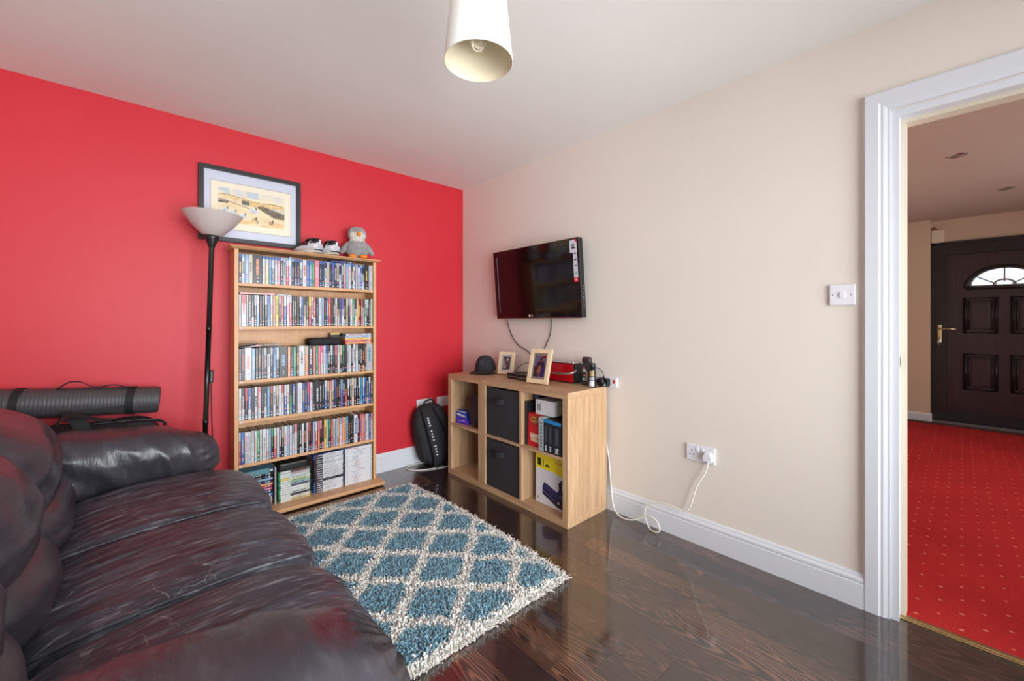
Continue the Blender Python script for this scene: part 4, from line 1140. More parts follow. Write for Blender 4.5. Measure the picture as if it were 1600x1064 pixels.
def console(rect, poly0, txt):
    poly = lambda pts, c, e=0.0007: poly0(pts, c, e, 0.86)
    rect(0, 1, 0.68, 1.0, (246, 222, 20), 0.0002); poly([(0.62, 0.685), (1.0, 0.60), (1.0, 0.685)], (246, 222, 20), 0.0003)
    rect(0.06, 0.17, 0.735, 0.88, (34, 36, 30), 0.0004); rect(0.235, 0.25, 0.735, 0.88, (60, 58, 30), 0.0004)
    poly([(0.33, 0.72), (0.34, 0.76), (0.37, 0.79), (0.44, 0.79), (0.47, 0.76), (0.48, 0.72), (0.44, 0.745), (0.37, 0.745)], (34, 36, 30), 0.0005)
    for k in range(5): rect(0.60+0.045*k, 0.63+0.045*k, 0.86, 0.875, (150, 130, 20), 0.0004)
    # the pictured black console lying on its side, with a sensor bar on top
    poly([(0.24, 0.34), (0.72, 0.20), (1.0, 0.20), (1.0, 0.34), (0.78, 0.32), (0.30, 0.44)], (58, 56, 110), 0.0004)
    poly([(0.24, 0.34), (0.72, 0.20), (0.72, 0.05), (0.24, 0.20)], (34, 30, 66), 0.0005)
    poly([(0.72, 0.20), (1.0, 0.21), (1.0, 0.02), (0.72, 0.05)], (26, 24, 52), 0.0005)
    poly([(0.26, 0.28), (0.70, 0.145), (0.70, 0.130), (0.26, 0.265)], (120, 120, 170), 0.0007)
    poly([(0.78+0.035*math.cos(2*PI*k/14), 0.135+0.028*math.sin(2*PI*k/14)) for k in range(14)], (190, 196, 220), 0.0008)
    poly([(0.74, 0.32), (0.80, 0.40), (0.78, 0.50), (0.84, 0.57), (0.97, 0.60), (0.98, 0.52), (0.90, 0.50), (0.90, 0.40), (0.98, 0.30), (0.90, 0.27)], (42, 38, 80), 0.0009)
    poly([(0.84, 0.55), (0.96, 0.575), (0.96, 0.545), (0.85, 0.525)], (112, 112, 168), 0.0011)
    poly([(0.08+0.03*math.cos(2*PI*k/12), 0.10+0.024*math.sin(2*PI*k/12)) for k in range(12)], (150, 156, 160), 0.0006)
pbox('console_carton', 'white and yellow games console carton in the lower right cube', 'carton', X+0.075, X+0.20, yl-0.338, yl-0.055, BZ, BZ+0.320, (226, 226, 232), console)
# narrow unit
yl2 = YC - T_IN
def bluep(rect, poly, txt):
    rect(0, 1, 0.0, 1.0, (36, 76, 190), 0.0002); poly([(0.02, 0.62), (0.1, 0.70), (0.95, 0.46), (0.95, 0.36), (0.1, 0.42)], (226, 232, 240), 0.0004); rect(0.3, 0.86, 0.30, 0.36, (200, 70, 90), 0.0005); rect(0, 1, 0.9, 1, (220, 226, 232), 0.0004)
def purp(rect, poly, txt):
    rect(0, 1, 0.0, 1.0, (84, 50, 190), 0.0002); rect(0.15, 0.4, 0.25, 0.7, (120, 90, 220), 0.0004); rect(0.5, 0.7, 0.2, 0.5, (60, 30, 150), 0.0004); rect(0.45, 0.75, 0.6, 0.85, (180, 160, 210), 0.0005)
pbox('purple_carton', 'small purple packet under the blue one in the narrow unit', 'packet', X+0.040, X+0.11, yl2-0.150, yl2-0.020, SZ, SZ+0.035, (84, 50, 190), purp, rz=0.10)
pbox('blue_carton', 'small blue and white packet lying in the narrow unit', 'packet', X+0.042, X+0.10, yl2-0.135, yl2-0.018, SZ+0.0355, SZ+0.095, (36, 76, 190), bluep, rz=0.06)
def pouch():
    r = empty('black_pouch', (X+0.030, yl2-0.238, SZ)); tag(r, 'black leather pouch leaning in the upper cube of the narrow unit', 'pouch')
    def warp(p, q):
        x, y, z = p
        return (x + 0.02*z, y*(1.0 - 0.9*max(0, -z/0.13)*0.55) + 0.12*(z)*0.10, z)
    m = MB(); m.rcushion((0.02, -0.012, 0.130), (0.030, 0.075, 0.128), 3.2, 18, lambda p, q: 0.003*nz(p.x*30, p.y*30, p.z*20), warp=warp); m.build('pouch_body', plain('soft_black_leather', (32, 28, 30), 0.5, 0, 0.2, 60, 0.2, 0.002), r)
    m = MB(); m.tube([(-0.016, 0.05, 0.20), (-0.02, 0.02, 0.235), (-0.02, -0.03, 0.24), (-0.016, -0.055, 0.21)], 0.0025, 6); m.build('zip', M_BLACKPL, r)
pouch()

# ================================================================== on top of the units
TZ = UH + 0.0004
def cap():
    r = empty('baseball_cap', (2.050, 2.550, TZ), math.radians(32)); tag(r, 'black baseball cap with stitched emblem on the narrow unit', 'cap')
    m = MB(); n = 28; k = 12; v = []; f = []
    for j in range(k+1):
        t = j/k; ph = t*PI/2
        for i in range(n):
            a = 2*PI*i/n
            rad = 0.090*(math.cos(ph)**0.75 if ph < PI/2 else 0); z = 0.020 + 0.115*math.sin(ph)**1.0
            front = max(0, math.cos(a - PI))
            v.append((rad*math.cos(a)*1.06, rad*math.sin(a)*0.92, z + 0.010*front*math.sin(ph*2)))
    for j in range(k):
        for i in range(n): f.append((j*n+i, j*n+(i+1) % n, (j+1)*n+(i+1) % n, (j+1)*n+i))
    nn = len(v); v += [(a*0.97, b*0.97, c*0.97) for a, b, c in v]
    for j in range(k):
        for i in range(n): f.append(tuple(q+nn for q in reversed((j*n+i, j*n+(i+1) % n, (j+1)*n+(i+1) % n, (j+1)*n+i))))
    for i in range(n): f.append((i, i+nn, (i+1) % n + nn, (i+1) % n))
    m.add(v, f, None, True); m.build('crown', plain('black_cap_twill', (40, 40, 47), 0.85, 0, 0.2, 200, 0.3, 0.001), r)
    M_B = bpy.data.materials['black_cap_twill']
    m = MB(); v = []; f = []; na, nr = 16, 6
    for s in (0, 1):
        for i in range(na+1):
            a = PI - 1.15 + 2.3*i/na
            for j in range(nr+1):
                t = j/nr; rr = 0.086 + 0.075*t*math.cos((a-PI)*1.05)**0.6 if abs(a-PI) < 1.4 else 0.086
                x, y = rr*math.cos(a)*1.05, rr*math.sin(a)*0.92
                z = 0.022 - 0.5*(y*y) *2.0 - 0.006*t + (0.0035 if s == 0 else 0)
                v.append((x, y, max(0.0005 + (0.003 if s == 0 else 0), z)))
    q = (na+1)*(nr+1)
    for i in range(na):
        for j in range(nr):
            a = i*(nr+1)+j; t = (a, a+1, a+nr+2, a+nr+1); f.append(t); f.append(tuple(reversed([w+q for w in t])))
    for i in range(na): a = i*(nr+1)+nr; f.append((a, a+q, a+nr+1+q, a+nr+1))
    m.add(v, f, None, True); m.build('brim', M_B, r)
    m = MB(); m.lathe([(0.0, 0.006), (0.006, 0.004), (0.008, 0.0)], (0, 0, 0.133), 10); m.build('button', M_B, r)
    m = MB()   # raised emblem: a stylised spread form on the front panel
    for (u, z0, w, h) in ((-0.012, 0.070, 0.008, 0.035), (0.0, 0.066, 0.008, 0.045), (0.012, 0.070, 0.008, 0.030), (0.0, 0.085, 0.036, 0.008)):
        x = -0.090
        m.box(x - 0.004 + (z0-0.06)*0.25, x + 0.012 + (z0-0.06)*0.25, u-w/2, u+w/2, z0, z0+h, bev=0.001)
    m.build('emblem', plain('black_embroidery', (62, 62, 70), 0.5), r)
cap()
m = MB(); m.rcushion((0, 0, 0.016), (0.024, 0.048, 0.016), 3.5, 12); o = m.build('glasses_case', M_BLACKPL, None, (2.172, 2.425, TZ), (0, 0, math.radians(0))); tag(o, 'flat black case lying behind the baseball cap', 'case')

def photo_frame(label, x, y, w, h, rz, tilt, paint_fn, border=0.028):
    """upright desk photo frame leaning back on a strut; faces -x before turning"""
    r = empty('photo_frame', (x, y, TZ), rz); tag(r, label, 'photo frame', 'pale wooden photo frames on the unit')
    R = Matrix.Translation((0, 0, 0.004)) @ Matrix.Rotation(tilt, 4, 'Y')
    t = 0.016
    def fb(name, a0, a1, z0, z1, x0=-t, x1=0.0, mat=M_PALEWOOD, parent=r):
        q = MB(); q.box(x0, x1, a0, a1, z0, z1, bev=0.0012, mat=R); return q.build(name, mat, parent)
    fb('frame_rail', -w/2, w/2, 0, border); fb('frame_rail', -w/2, w/2, h-border, h); fb('frame_stile', -w/2, -w/2+border, border, h-border); fb('frame_stile', w/2-border, w/2, border, h-border)
    q = MB(); q.box(-0.007, -0.002, -w/2+border, w/2-border, border, h-border, lin((222, 220, 226)), mat=R); q.build('mount_card', M_PRINT, r)
    q = MB(); iw, ih = w-2*border-0.026, h-2*border-0.030; nx, ny = 40, 60; v = []; f = []; cols = []
    for i in range(nx+1):
        for j in range(ny+1): v.append(R @ Vector((-0.0078, iw/2 - iw*i/nx, border+0.015 + ih*j/ny)))
    q.v = [tuple(p) for p in v]
    for i in range(nx):
        for j in range(ny):
            a = i*(ny+1)+j; q.f.append((a, a+ny+1, a+ny+2, a+1)); q.c.append(lin(paint_fn((i+.5)/nx, (j+.5)/ny))); q.s.append(False); q.m.append(0)
    q.use_c = True; q.build('photograph', M_PRINT, r)
    q = MB(); q.add([R @ Vector(p) for p in [(-0.0105, -w/2+border, border), (-0.0105, w/2-border, border), (-0.0105, w/2-border, h-border), (-0.0105, -w/2+border, h-border)]], [(3, 2, 1, 0)]); q.build('glass', M_GLASS, r)
    top = R @ Vector((0.0, 0, h*0.7)); q = MB(); q.ribbon([top, (top.x + 0.055, 0, -0.003)], 0.05, 0.003, (0, 1, 0)); q.build('back_strut', M_BLACKPL, r)
def ell(u, v, cu, cv, a, b): return ((u-cu)/a)**2 + ((v-cv)/b)**2 < 1
def photo_baby(u, v):          # brown-toned picture of two figures leaning together
    c = (84, 56, 58) if nz(u*4, v*4, 1) > -0.1 else (70, 46, 50)
    if ell(u, v, 0.25, 0.42, 0.28, 0.42): c = (176, 164, 160)
    if ell(u, v, 0.60, 0.50, 0.26, 0.30): c = (108, 70, 66)
    if ell(u, v, 0.62, 0.80, 0.15, 0.15): c = (206, 186, 180)
    if ell(u, v, 0.30, 0.70, 0.14, 0.12): c = (150, 116, 108)
    if ell(u, v, 0.42, 0.26, 0.12, 0.07): c = (208, 188, 184)
    if v < 0.12: c = (92, 60, 60)
    return tuple(max(0, min(255, q + 18*nz(u*14, v*14, 3))) for q in c)
def photo_man(u, v):           # person in a blue top holding a tan animal
    c = (150, 168, 214) if u > 0.4 or v > 0.5 else (74, 74, 92)
    if v < 0.45 and u < 0.5: c = (70, 72, 86)
    if ell(u, v, 0.58, 0.45, 0.38, 0.34): c = (40, 50, 110)
    if u > 0.6 and v < 0.5: c = (58, 74, 176)
    if ell(u, v, 0.56, 0.78, 0.11, 0.09): c = (196, 110, 120)
    if ell(u, v, 0.56, 0.85, 0.11, 0.05): c = (70, 50, 60)
    if ell(u, v, 0.50, 0.36, 0.15, 0.24): c = (226, 164, 122)
    if ell(u, v, 0.46, 0.58, 0.10, 0.06): c = (60, 50, 56)
    if ell(u, v, 0.26, 0.26, 0.12, 0.06): c = (180, 84, 76)
    if u > 0.66 and v > 0.88: c = (206, 50, 50)
    return tuple(max(0, min(255, q + 16*nz(u*12, v*16, 5))) for q in c)
photo_frame('small pale wooden frame holding a brown-toned photograph', 2.075, 2.335, 0.130, 0.170, math.radians(22), math.radians(14), photo_baby, 0.022)
photo_frame('larger pale wooden frame with a colour photograph of a person in blue', 1.915, 1.845, 0.165, 0.225, math.radians(8), math.radians(15), photo_man, 0.028)

def settop():
    r = empty('set_top_box', (2.03, 2.065, TZ)); tag(r, 'flat black set-top box lying beside the larger photo frame', 'set-top box')
    m = MB(); m.box(-0.075, 0.085, -0.125, 0.125, 0.004, 0.040, bev=0.004); m.build('case', M_BLACKPL, r)
    m = MB(); m.box(-0.0765, -0.0745, -0.123, 0.123, 0.016, 0.019); m.build('front_groove', M_CHROME, r)
    m = MB()
    for k in range(9): m.box(-0.0765, -0.0745, -0.11+0.012*k, -0.103+0.012*k, 0.009, 0.0125)
    m.build('front_buttons', plain('grey_marks', (150, 150, 154), 0.5), r)
    m = MB(); m.box(-0.0765, -0.0745, -0.10, -0.085, 0.022, 0.034); m.box(-0.0765, -0.0745, -0.082, -0.077, 0.022, 0.034); m.build('front_label', bpy.data.materials['grey_marks'], r)
    for x in (-0.06, 0.07):
        for y in (-0.1, 0.1):
            m = MB(); m.lathe([(0.008, 0), (0.008, 0.0045)], (x, y, 0), 10, cap0=True, cap1=True); m.build('rubber_foot', M_BLACKFAB2, r)
settop()
def radio():
    r = empty('table_radio', (2.145, 1.815, TZ), math.radians(0)); tag(r, 'red and black table radio with chrome carry handle behind the photo frame', 'radio')
    W = 0.24
    m = MB(); m.box(-0.048, 0.036, -W/2, W/2, 0.004, 0.130, bev=0.006); m.build('cabinet', plain('black_gloss_cabinet', (22, 18, 18), 0.25), r)
    M_R = wood('red_lacquer', (150, 8, 20), (196, 14, 28), 'y', 0.18)
    m = MB(); m.box(-0.054, -0.048, -W/2+0.004, W/2, 0.008, 0.126, bev=0.002); fp = m.build('front_panel', M_R, r)
    m = MB(); m.box(-0.050, 0.034, -W/2+0.002, W/2, 0.1302, 0.1335, bev=0.001); m.build('top_plate', M_CHROME, r)
    m = MB(); m.tube([(-0.03, -W/2-0.004, 0.085), (-0.062, -W/2-0.002, 0.074), (-0.074, -W/2+0.02, 0.066), (-0.076, 0.0, 0.060), (-0.074, W/2-0.02, 0.064), (-0.062, W/2+0.002, 0.074), (-0.03, W/2+0.004, 0.085)], 0.0055, 8, flat=1.6); m.build('carry_handle', M_CHROME, r)
    m = MB(); m.lathe([(0.009, 0), (0.009, 0.012), (0.006, 0.014), (0, 0.014)], (-0.035, -W/2+0.02, 0.1335), 14); m.build('tuning_knob', M_CHROME, r)
    m = MB(); m.box(-0.0546, -0.0540, -W/2+0.03, -W/2+0.036, 0.085, 0.091); m.build('indicator', M_BRASS, fp)
radio()
def shower_bottle():
    r = empty('toiletry_bottle', (2.125, 1.612, TZ)); tag(r, 'dark slate toiletry bottle with brown cap standing right of the radio', 'bottle')
    def sect(prof, n=24):
        v = []; f = []
        for (a, b, z) in prof:
            for i in range(n):
                t = 2*PI*i/n; c, s = math.cos(t), math.sin(t)
                d = (abs(c)**3.2 + abs(s)**3.2)**(1/3.2)
                v.append((a*c/d, b*s/d, z))
        for j in range(len(prof)-1):
            for i in range(n): f.append((j*n+i, j*n+(i+1) % n, (j+1)*n+(i+1) % n, (j+1)*n+i))
        f += [tuple(reversed(range(n))), tuple(range((len(prof)-1)*n, len(prof)*n))]
        return v, f
    m = MB(); v, f = sect([(0.018, 0.032, 0.0), (0.021, 0.035, 0.006), (0.021, 0.036, 0.07), (0.020, 0.035, 0.130), (0.016, 0.026, 0.142)]); m.add(v, f, None, True); b = m.build('bottle_body', plain('slate_green_plastic', (52, 66, 76), 0.35), r)
    m = MB(); v, f = sect([(0.015, 0.030, 0.142), (0.018, 0.033, 0.146), (0.018, 0.033, 0.170), (0.012, 0.026, 0.178)]); m.add(v, f, None, True); m.build('cap', plain('dark_brown_cap', (60, 46, 48), 0.4), r)
    m = MB()
    def R(y0, y1, z0, z1, c): m.quad([(-0.0222, y1, z0), (-0.0222, y0, z0), (-0.0222, y0, z1), (-0.0222, y1, z1)], lin(c))
    R(-0.002, 0.014, 0.108, 0.120, (200, 40, 60)); R(-0.010, 0.016, 0.086, 0.104, (206, 210, 214)); R(-0.006, 0.012, 0.068, 0.084, (90, 50, 40)); R(-0.004, 0.010, 0.058, 0.072, (236, 150, 50)); R(-0.018, -0.010, 0.040, 0.090, (220, 226, 228)); R(-0.020, -0.008, 0.030, 0.046, (240, 170, 50)); R(-0.002, 0.018, 0.032, 0.046, (150, 196, 206))
    m.build('label_print', M_PRINT, b)
shower_bottle()
def can():
    r = empty('spray_can', (2.080, 1.538, TZ)); tag(r, 'small black spray can with pale label at the end of the unit', 'spray can')
    m = MB(); m.lathe([(0.018, 0), (0.0215, 0.003), (0.0215, 0.105), (0.019, 0.112)], n=24, cap0=True); b = m.build('can_body', plain('black_lacquered_tin', (28, 28, 30), 0.3), r)
    m = MB(); m.lathe([(0.0205, 0.112), (0.0205, 0.142), (0.017, 0.147), (0, 0.148)], n=24, cap0=True); m.build('cap', M_BLACKPL, r)
    m = MB()
    def patch(a0, a1, z0, z1, c, rr=0.0219):
        n = 8
        for k in range(n):
            t0, t1 = math.radians(a0+(a1-a0)*k/n), math.radians(a0+(a1-a0)*(k+1)/n)
            m.quad([(rr*math.cos(t0), rr*math.sin(t0), z0), (rr*math.cos(t1), rr*math.sin(t1), z0), (rr*math.cos(t1), rr*math.sin(t1), z1), (rr*math.cos(t0), rr*math.sin(t0), z1)], lin(c))
    patch(165, 250, 0.008, 0.042, (206, 212, 222)); patch(165, 250, 0.046, 0.062, (160, 168, 178))
    for k in range(5): patch(172, 245, 0.070+0.007*k, 0.0735+0.007*k, (214, 176, 110))
    patch(120, 160, 0.006, 0.030, (226, 150, 50))
    m.build('label_print', M_PRINT, b)
can()
m = MB(); m.lathe([(0.0, 0.0), (0.026, 0.0), (0.026, 0.020), (0.0, 0.020)], n=24, mat=Matrix.Translation((2.13, 1.518, TZ + 0.027)) @ Matrix.Rotation(math.radians(80), 4, 'Y')); o = m.build('tin_lid', M_BLACKPL, None); tag(o, 'round black tin standing on edge beside the small spray can', 'tin')

# ================================================================== television
def tv():
    tilt = math.atan2(0.045, 0.52)
    r = empty('television', (2.155, 2.082, 1.198), rot=(0, -tilt, 0)); tag(r, 'black flat-screen television tilted forward on the cream wall', 'television')
    W, H = 0.845, 0.520
    m = MB(); m.box(-0.012, 0.030, -W/2, W/2, 0, H, bev=0.006); m.build('housing', M_BLACKPL, r)
    m = MB()        # glossy bezel frame around the recessed screen
    bz = 0.042; zb = 0.046
    for b in ((-0.020, -0.010, -W/2, W/2, 0, zb), (-0.020, -0.010, -W/2, W/2, H-bz, H), (-0.020, -0.010, -W/2, -W/2+bz, zb, H-bz), (-0.020, -0.010, W/2-bz, W/2, zb, H-bz)): m.box(*b, bev=0.0015)
    bz_o = m.build('bezel', M_TVGLOSS, r)
    bx('screen', M_SCREEN, r, -0.0165, -0.011, -W/2+bz, W/2-bz, zb, H-bz)
    m = MB(); m.box(-0.0205, -0.0190, -W/2, W/2, -0.001, 0.004); m.build('bottom_lip', plain('smoked_red_acrylic', (120, 60, 62), 0.15), r)
    # maker's badge
    m = MB(); cx, cz = 0.055, 0.020
    m.quad([(-0.0206, cx + 0.0085*math.cos(2*PI*k/20), cz + 0.0085*math.sin(2*PI*k/20)) for k in range(20)], lin((226, 226, 228)))
    text_into(m, 'LG', 0.017, (-0.020, cx-0.024, cz), (0, -1, 0), (0, 0, 1), lin((214, 214, 216)), 0.0006)
    m.build('logo', M_PRINT, bz_o)
    # showroom sticker down the right edge
    m = MB(); y0, y1 = -W/2 + 0.012, -W/2 + 0.046
    def Rr(a, b, z0, z1, c, e): m.quad([(-0.020-e, b, z0), (-0.020-e, a, z0), (-0.020-e, a, z1), (-0.020-e, b, z1)], lin(c))
    Rr(y0, y1, 0.235, 0.510, (206, 208, 216), 0.0004); Rr(y0, y1+0.024, 0.425, 0.505, (210, 212, 220), 0.0005)
    m.quad([(-0.0206, y0, 0.51), (-0.0206, y0, 0.485), (-0.0206, y0+0.025, 0.51)], lin((206, 26, 70)))
    Rr(y0-0.002, y1+0.002, 0.235, 0.262, (206, 26, 56), 0.0008); m.quad([(-0.0212, (y0+y1)/2 + 0.007*math.cos(2*PI*k/14), 0.2485 + 0.007*math.sin(2*PI*k/14)) for k in range(14)], lin((232, 214, 220)))
    for z, w in ((0.415, .018), (0.375, .02), (0.335, .018)): Rr((y0+y1)/2-w/2, (y0+y1)/2+w/2, z, z+0.008, (40, 44, 60), 0.0008)
    Rr((y0+y1)/2, (y0+y1)/2+0.026, 0.450, 0.462, (30, 32, 40), 0.0008); Rr((y0+y1)/2+0.003, (y0+y1)/2+0.024, 0.466, 0.474, (60, 62, 70), 0.0008); Rr((y0+y1)/2, (y0+y1)/2+0.026, 0.478, 0.482, (60, 62, 70), 0.0008)
    m.quad([(-0.0208, (y0+y1)/2 + 0.009*math.cos(2*PI*k/14), 0.290 + 0.009*math.sin(2*PI*k/14)) for k in range(14)], lin((96, 190, 190)))
    m.build('sticker', M_PRINT, bz_o)
    bx('back_cover', M_BLACKPL, r, 0.028, 0.045, -0.30, 0.30, 0.06, 0.40, bev=0.006)
    for k in range(9): bx('side_button', M_CHROME, r, 0.004, 0.012, -W/2-0.0015, -W/2+0.001, 0.06+0.018*k, 0.066+0.018*k)
tv()
m = MB(); m.box(2.185, ROOM_X, 2.02, 2.14, 1.34, 1.52); m.box(2.170, 2.19, 2.05, 2.11, 1.40, 1.46); o = m.build('wall_bracket', M_BLACKSAT, None); tag(o, 'black metal bracket holding the television to the wall', 'bracket')

def spline(pts, n=8):
    P = [Vector(p) for p in pts]; out = []
    for i in range(len(P)-1):
        p0 = P[max(i-1, 0)]; p1 = P[i]; p2 = P[i+1]; p3 = P[min(i+2, len(P)-1)]
        for k in range(n):
            t = k/n
            out.append(0.5*((2*p1) + (p2-p0)*t + (2*p0-5*p1+4*p2-p3)*t*t + (3*p1-p0-3*p2+p3)*t**3))
    out.append(P[-1]); return out
def cable(name, label, pts, rad, mat, cat='cable', n=8):
    m = MB(); m.tube(spline(pts, n), rad, 8); o = m.build(name, mat); tag(o, label, cat); return o
cable('television_cable', 'black cable curving from the left underside of the television', [(2.178, 2.438, 1.192), (2.190, 2.405, 1.084), (2.190, 2.326, 0.997), (2.185, 2.20, 0.945), (2.175, 2.125, 0.870), (2.165, 2.085, 0.80)], 0.0032, M_CABLEK)
cable('television_cable', 'black cable hanging straight from the right underside of the television', [(2.178, 1.965, 1.192), (2.190, 1.985, 1.085), (2.188, 2.042, 0.971), (2.175, 2.075, 0.86), (2.150, 2.075, 0.80)], 0.0032, M_CABLEK)
cable('loose_cable', 'thin black cable looping over the flat black set-top box', [(2.125, 2.02, TZ + 0.012), (2.12, 1.99, TZ + 0.085), (2.09, 2.06, TZ + 0.112), (2.05, 2.13, TZ + 0.098), (2.02, 2.17, TZ + 0.048), (2.02, 2.13, TZ + 0.0435), (2.05, 2.05, TZ + 0.0435), (2.10, 2.00, TZ + 0.0435)], 0.0024, M_CABLEK)

# ------------------------------------------------------------------ sockets, switch, plugs
def double_socket(label, loc, rz, plugs=()):
    """UK twin socket; built facing -y, x across"""
    r = empty('wall_socket', loc, rz); tag(r, label, 'socket', 'white double wall sockets')
    bx('face_plate', M_WHITEPL, r, -0.0735, 0.0735, -0.010, 0, 0, 0.086, bev=0.003)
    for s in (-1, 1):
        rk = bx('rocker_switch', M_WHITEPL, r, s*0.014-0.006, s*0.014+0.006, -0.0135, -0.009, 0.050, 0.074, bev=0.0012)
        m = MB(); c = s*0.044
        m.box(c-0.002, c+0.002, -0.0104, -0.0098, 0.050, 0.058); m.box(c-0.0135, c-0.0065, -0.0104, -0.0098, 0.030, 0.0335); m.box(c+0.0065, c+0.0135, -0.0104, -0.0098, 0.030, 0.0335)
        m.build('pin_holes', M_BLACKPL, r)
    for s in (-1, 1):
        m = MB(); m.lathe([(0.0, 0.0012), (0.003, 0.001), (0.0034, 0.0)], n=10, mat=Matrix.Translation((s*0.030 - (0.030 if s > 0 else -0.030)*0 , -0.010, 0.043)) @ Matrix.Rotation(PI/2, 4, 'X')); m.build('screw', M_CHROME, r)
    return r
double_socket('white double socket on the red wall above the backpack', (1.80, ROOM_Y, 0.437), 0)
double_socket('white double socket half hidden behind the cube unit on the red wall', (1.995, ROOM_Y, 0.437), 0)
double_socket('white double socket low on the cream wall with a plug in it', (ROOM_X, 0.928, 0.434), -PI/2)
def plug13(name, label, loc, rz, mat):
    r = empty(name, loc, rz); tag(r, label, 'plug')
    m = MB(); m.add([(-0.024, -0.011, 0.006), (0.024, -0.011, 0.006), (0.026, -0.011, 0.030), (0.014, -0.011, 0.052), (-0.014, -0.011, 0.052), (-0.026, -0.011, 0.030),
                     (-0.018, -0.036, 0.006), (0.018, -0.036, 0.006), (0.021, -0.036, 0.028), (0.012, -0.036, 0.046), (-0.012, -0.036, 0.046), (-0.021, -0.036, 0.028)],
                    [(5,4,3,2,1,0), (6,7,8,9,10,11), (0,1,7,6), (1,2,8,7), (2,3,9,8), (3,4,10,9), (4,5,11,10), (5,0,6,11)]); m.build('plug_body', mat, r)
    m = MB(); m.tube([(0, -0.022, 0.008), (0, -0.022, -0.008), (0, -0.022, -0.014)], [0.007, 0.005, 0.004], 8); m.build('cord_grip', mat, r)
    return r
plug13('mains_plug', 'white mains plug in the right half of the cream wall socket', (ROOM_X, 0.884, 0.446), -PI/2, M_WHITEPL)
cable('extension_lead', 'white lead trailing from the cream wall socket to behind the cube unit', [(2.178, 0.884, 0.436), (2.172, 0.895, 0.39), (2.168, 0.935, 0.315), (2.166, 0.966, 0.205), (2.160, 0.994, 0.163), (2.158, 1.05, 0.168), (2.156, 1.12, 0.166), (2.152, 1.20, 0.135), (2.150, 1.225, 0.080), (2.142, 1.200, 0.020), (2.125, 1.160, 0.0060), (2.120, 1.118, 0.026), (2.130, 1.14, 0.068), (2.138, 1.20, 0.072), (2.130, 1.29, 0.022), (2.140, 1.38, 0.008), (2.160, 1.44, 0.050), (2.186, 1.475, 0.17), (2.189, 1.49, 0.30), (2.190, 1.515, 0.42)], 0.0042, M_CABLEW)
def strip_socket():
    r = empty('power_strip', (ROOM_X, 1.565, 0.795)); tag(r, 'white power strip with red switch at the end of the unit', 'power strip')
    bx('strip_body', M_WHITEPL, r, -0.016, 0, -0.135, 0.20, -0.030, 0.030, bev=0.004)
    bx('red_switch', plain('red_rocker', (200, 24, 28), 0.3), r, -0.0185, -0.015, -0.120, -0.108, -0.006, 0.016, bev=0.001)
    m = MB(); m.box(-0.0165, -0.0158, 0.06, 0.064, 0.0, 0.008); m.box(-0.0165, -0.0158, 0.05, 0.056, -0.014, -0.010); m.box(-0.0165, -0.0158, 0.068, 0.074, -0.014, -0.010); m.build('pin_holes', M_BLACKPL, r)
strip_socket()
def adaptor():
    r = empty('adaptor_plug', (ROOM_X - 0.0165, 1.503, 0.795)); tag(r, 'black adaptor plug with pale label in the power strip', 'plug')
    m = MB(); m.box(-0.034, 0, -0.028, 0.028, -0.026, 0.024, bev=0.007); m.build('plug_body', M_BLACKPL, r)
    m = MB(); m.box(-0.0348, -0.034, -0.014, 0.016, -0.022, -0.012, lin((206, 206, 208))); m.box(-0.0348, -0.034, -0.014, 0.016, -0.012, -0.005, lin((70, 170, 170))); m.build('label_print', M_PRINT, r)
    m = MB(); m.tube([(-0.018, 0.010, 0.022), (-0.018, 0.012, 0.034), (-0.018, 0.014, 0.040)], [0.006, 0.005, 0.003], 8); m.build('cord_grip', M_BLACKPL, r)
adaptor()
cable('adaptor_cable', 'thin black cable rising from the black adaptor plug behind the spray can', [(2.166, 1.517, 0.835), (2.165, 1.525, 0.86), (2.170, 1.565, 0.878), (2.178, 1.61, 0.862), (2.178, 1.66, 0.83), (2.185, 1.70, 0.80)], 0.0026, M_CABLEK)
def light_switch():
    r = empty('light_switch', (ROOM_X, 0.3395, 1.241), -PI/2); tag(r, 'white single light switch on the cream wall beside the doorway', 'light switch')
    bx('face_plate', M_WHITEPL, r, -0.043, 0.043, -0.009, 0, 0, 0.086, bev=0.0025)
    bx('rocker', M_WHITEPL, r, -0.009, 0.009, -0.013, -0.008, 0.031, 0.055, bev=0.0015)
    for s in (-1, 1):
        m = MB(); m.lathe([(0.0, 0.0008), (0.0032, 0.0008), (0.0036, 0.0)], n=12, mat=Matrix.Translation((s*0.030, -0.009, 0.043)) @ Matrix.Rotation(PI/2, 4, 'X')); m.build('screw', M_CHROME, r)
light_switch()
cable('white_cable', 'white cable looping on the floor in front of the backpack', [(1.96, 2.745, 0.0045), (1.88, 2.80, 0.0045), (1.76, 2.835, 0.0045), (1.67, 2.870, 0.0045), (1.605, 2.925, 0.0045), (1.595, 2.975, 0.0045), (1.63, 3.01, 0.0045), (1.70, 3.02, 0.0055), (1.80, 3.015, 0.0045)], 0.0042, M_CABLEW)

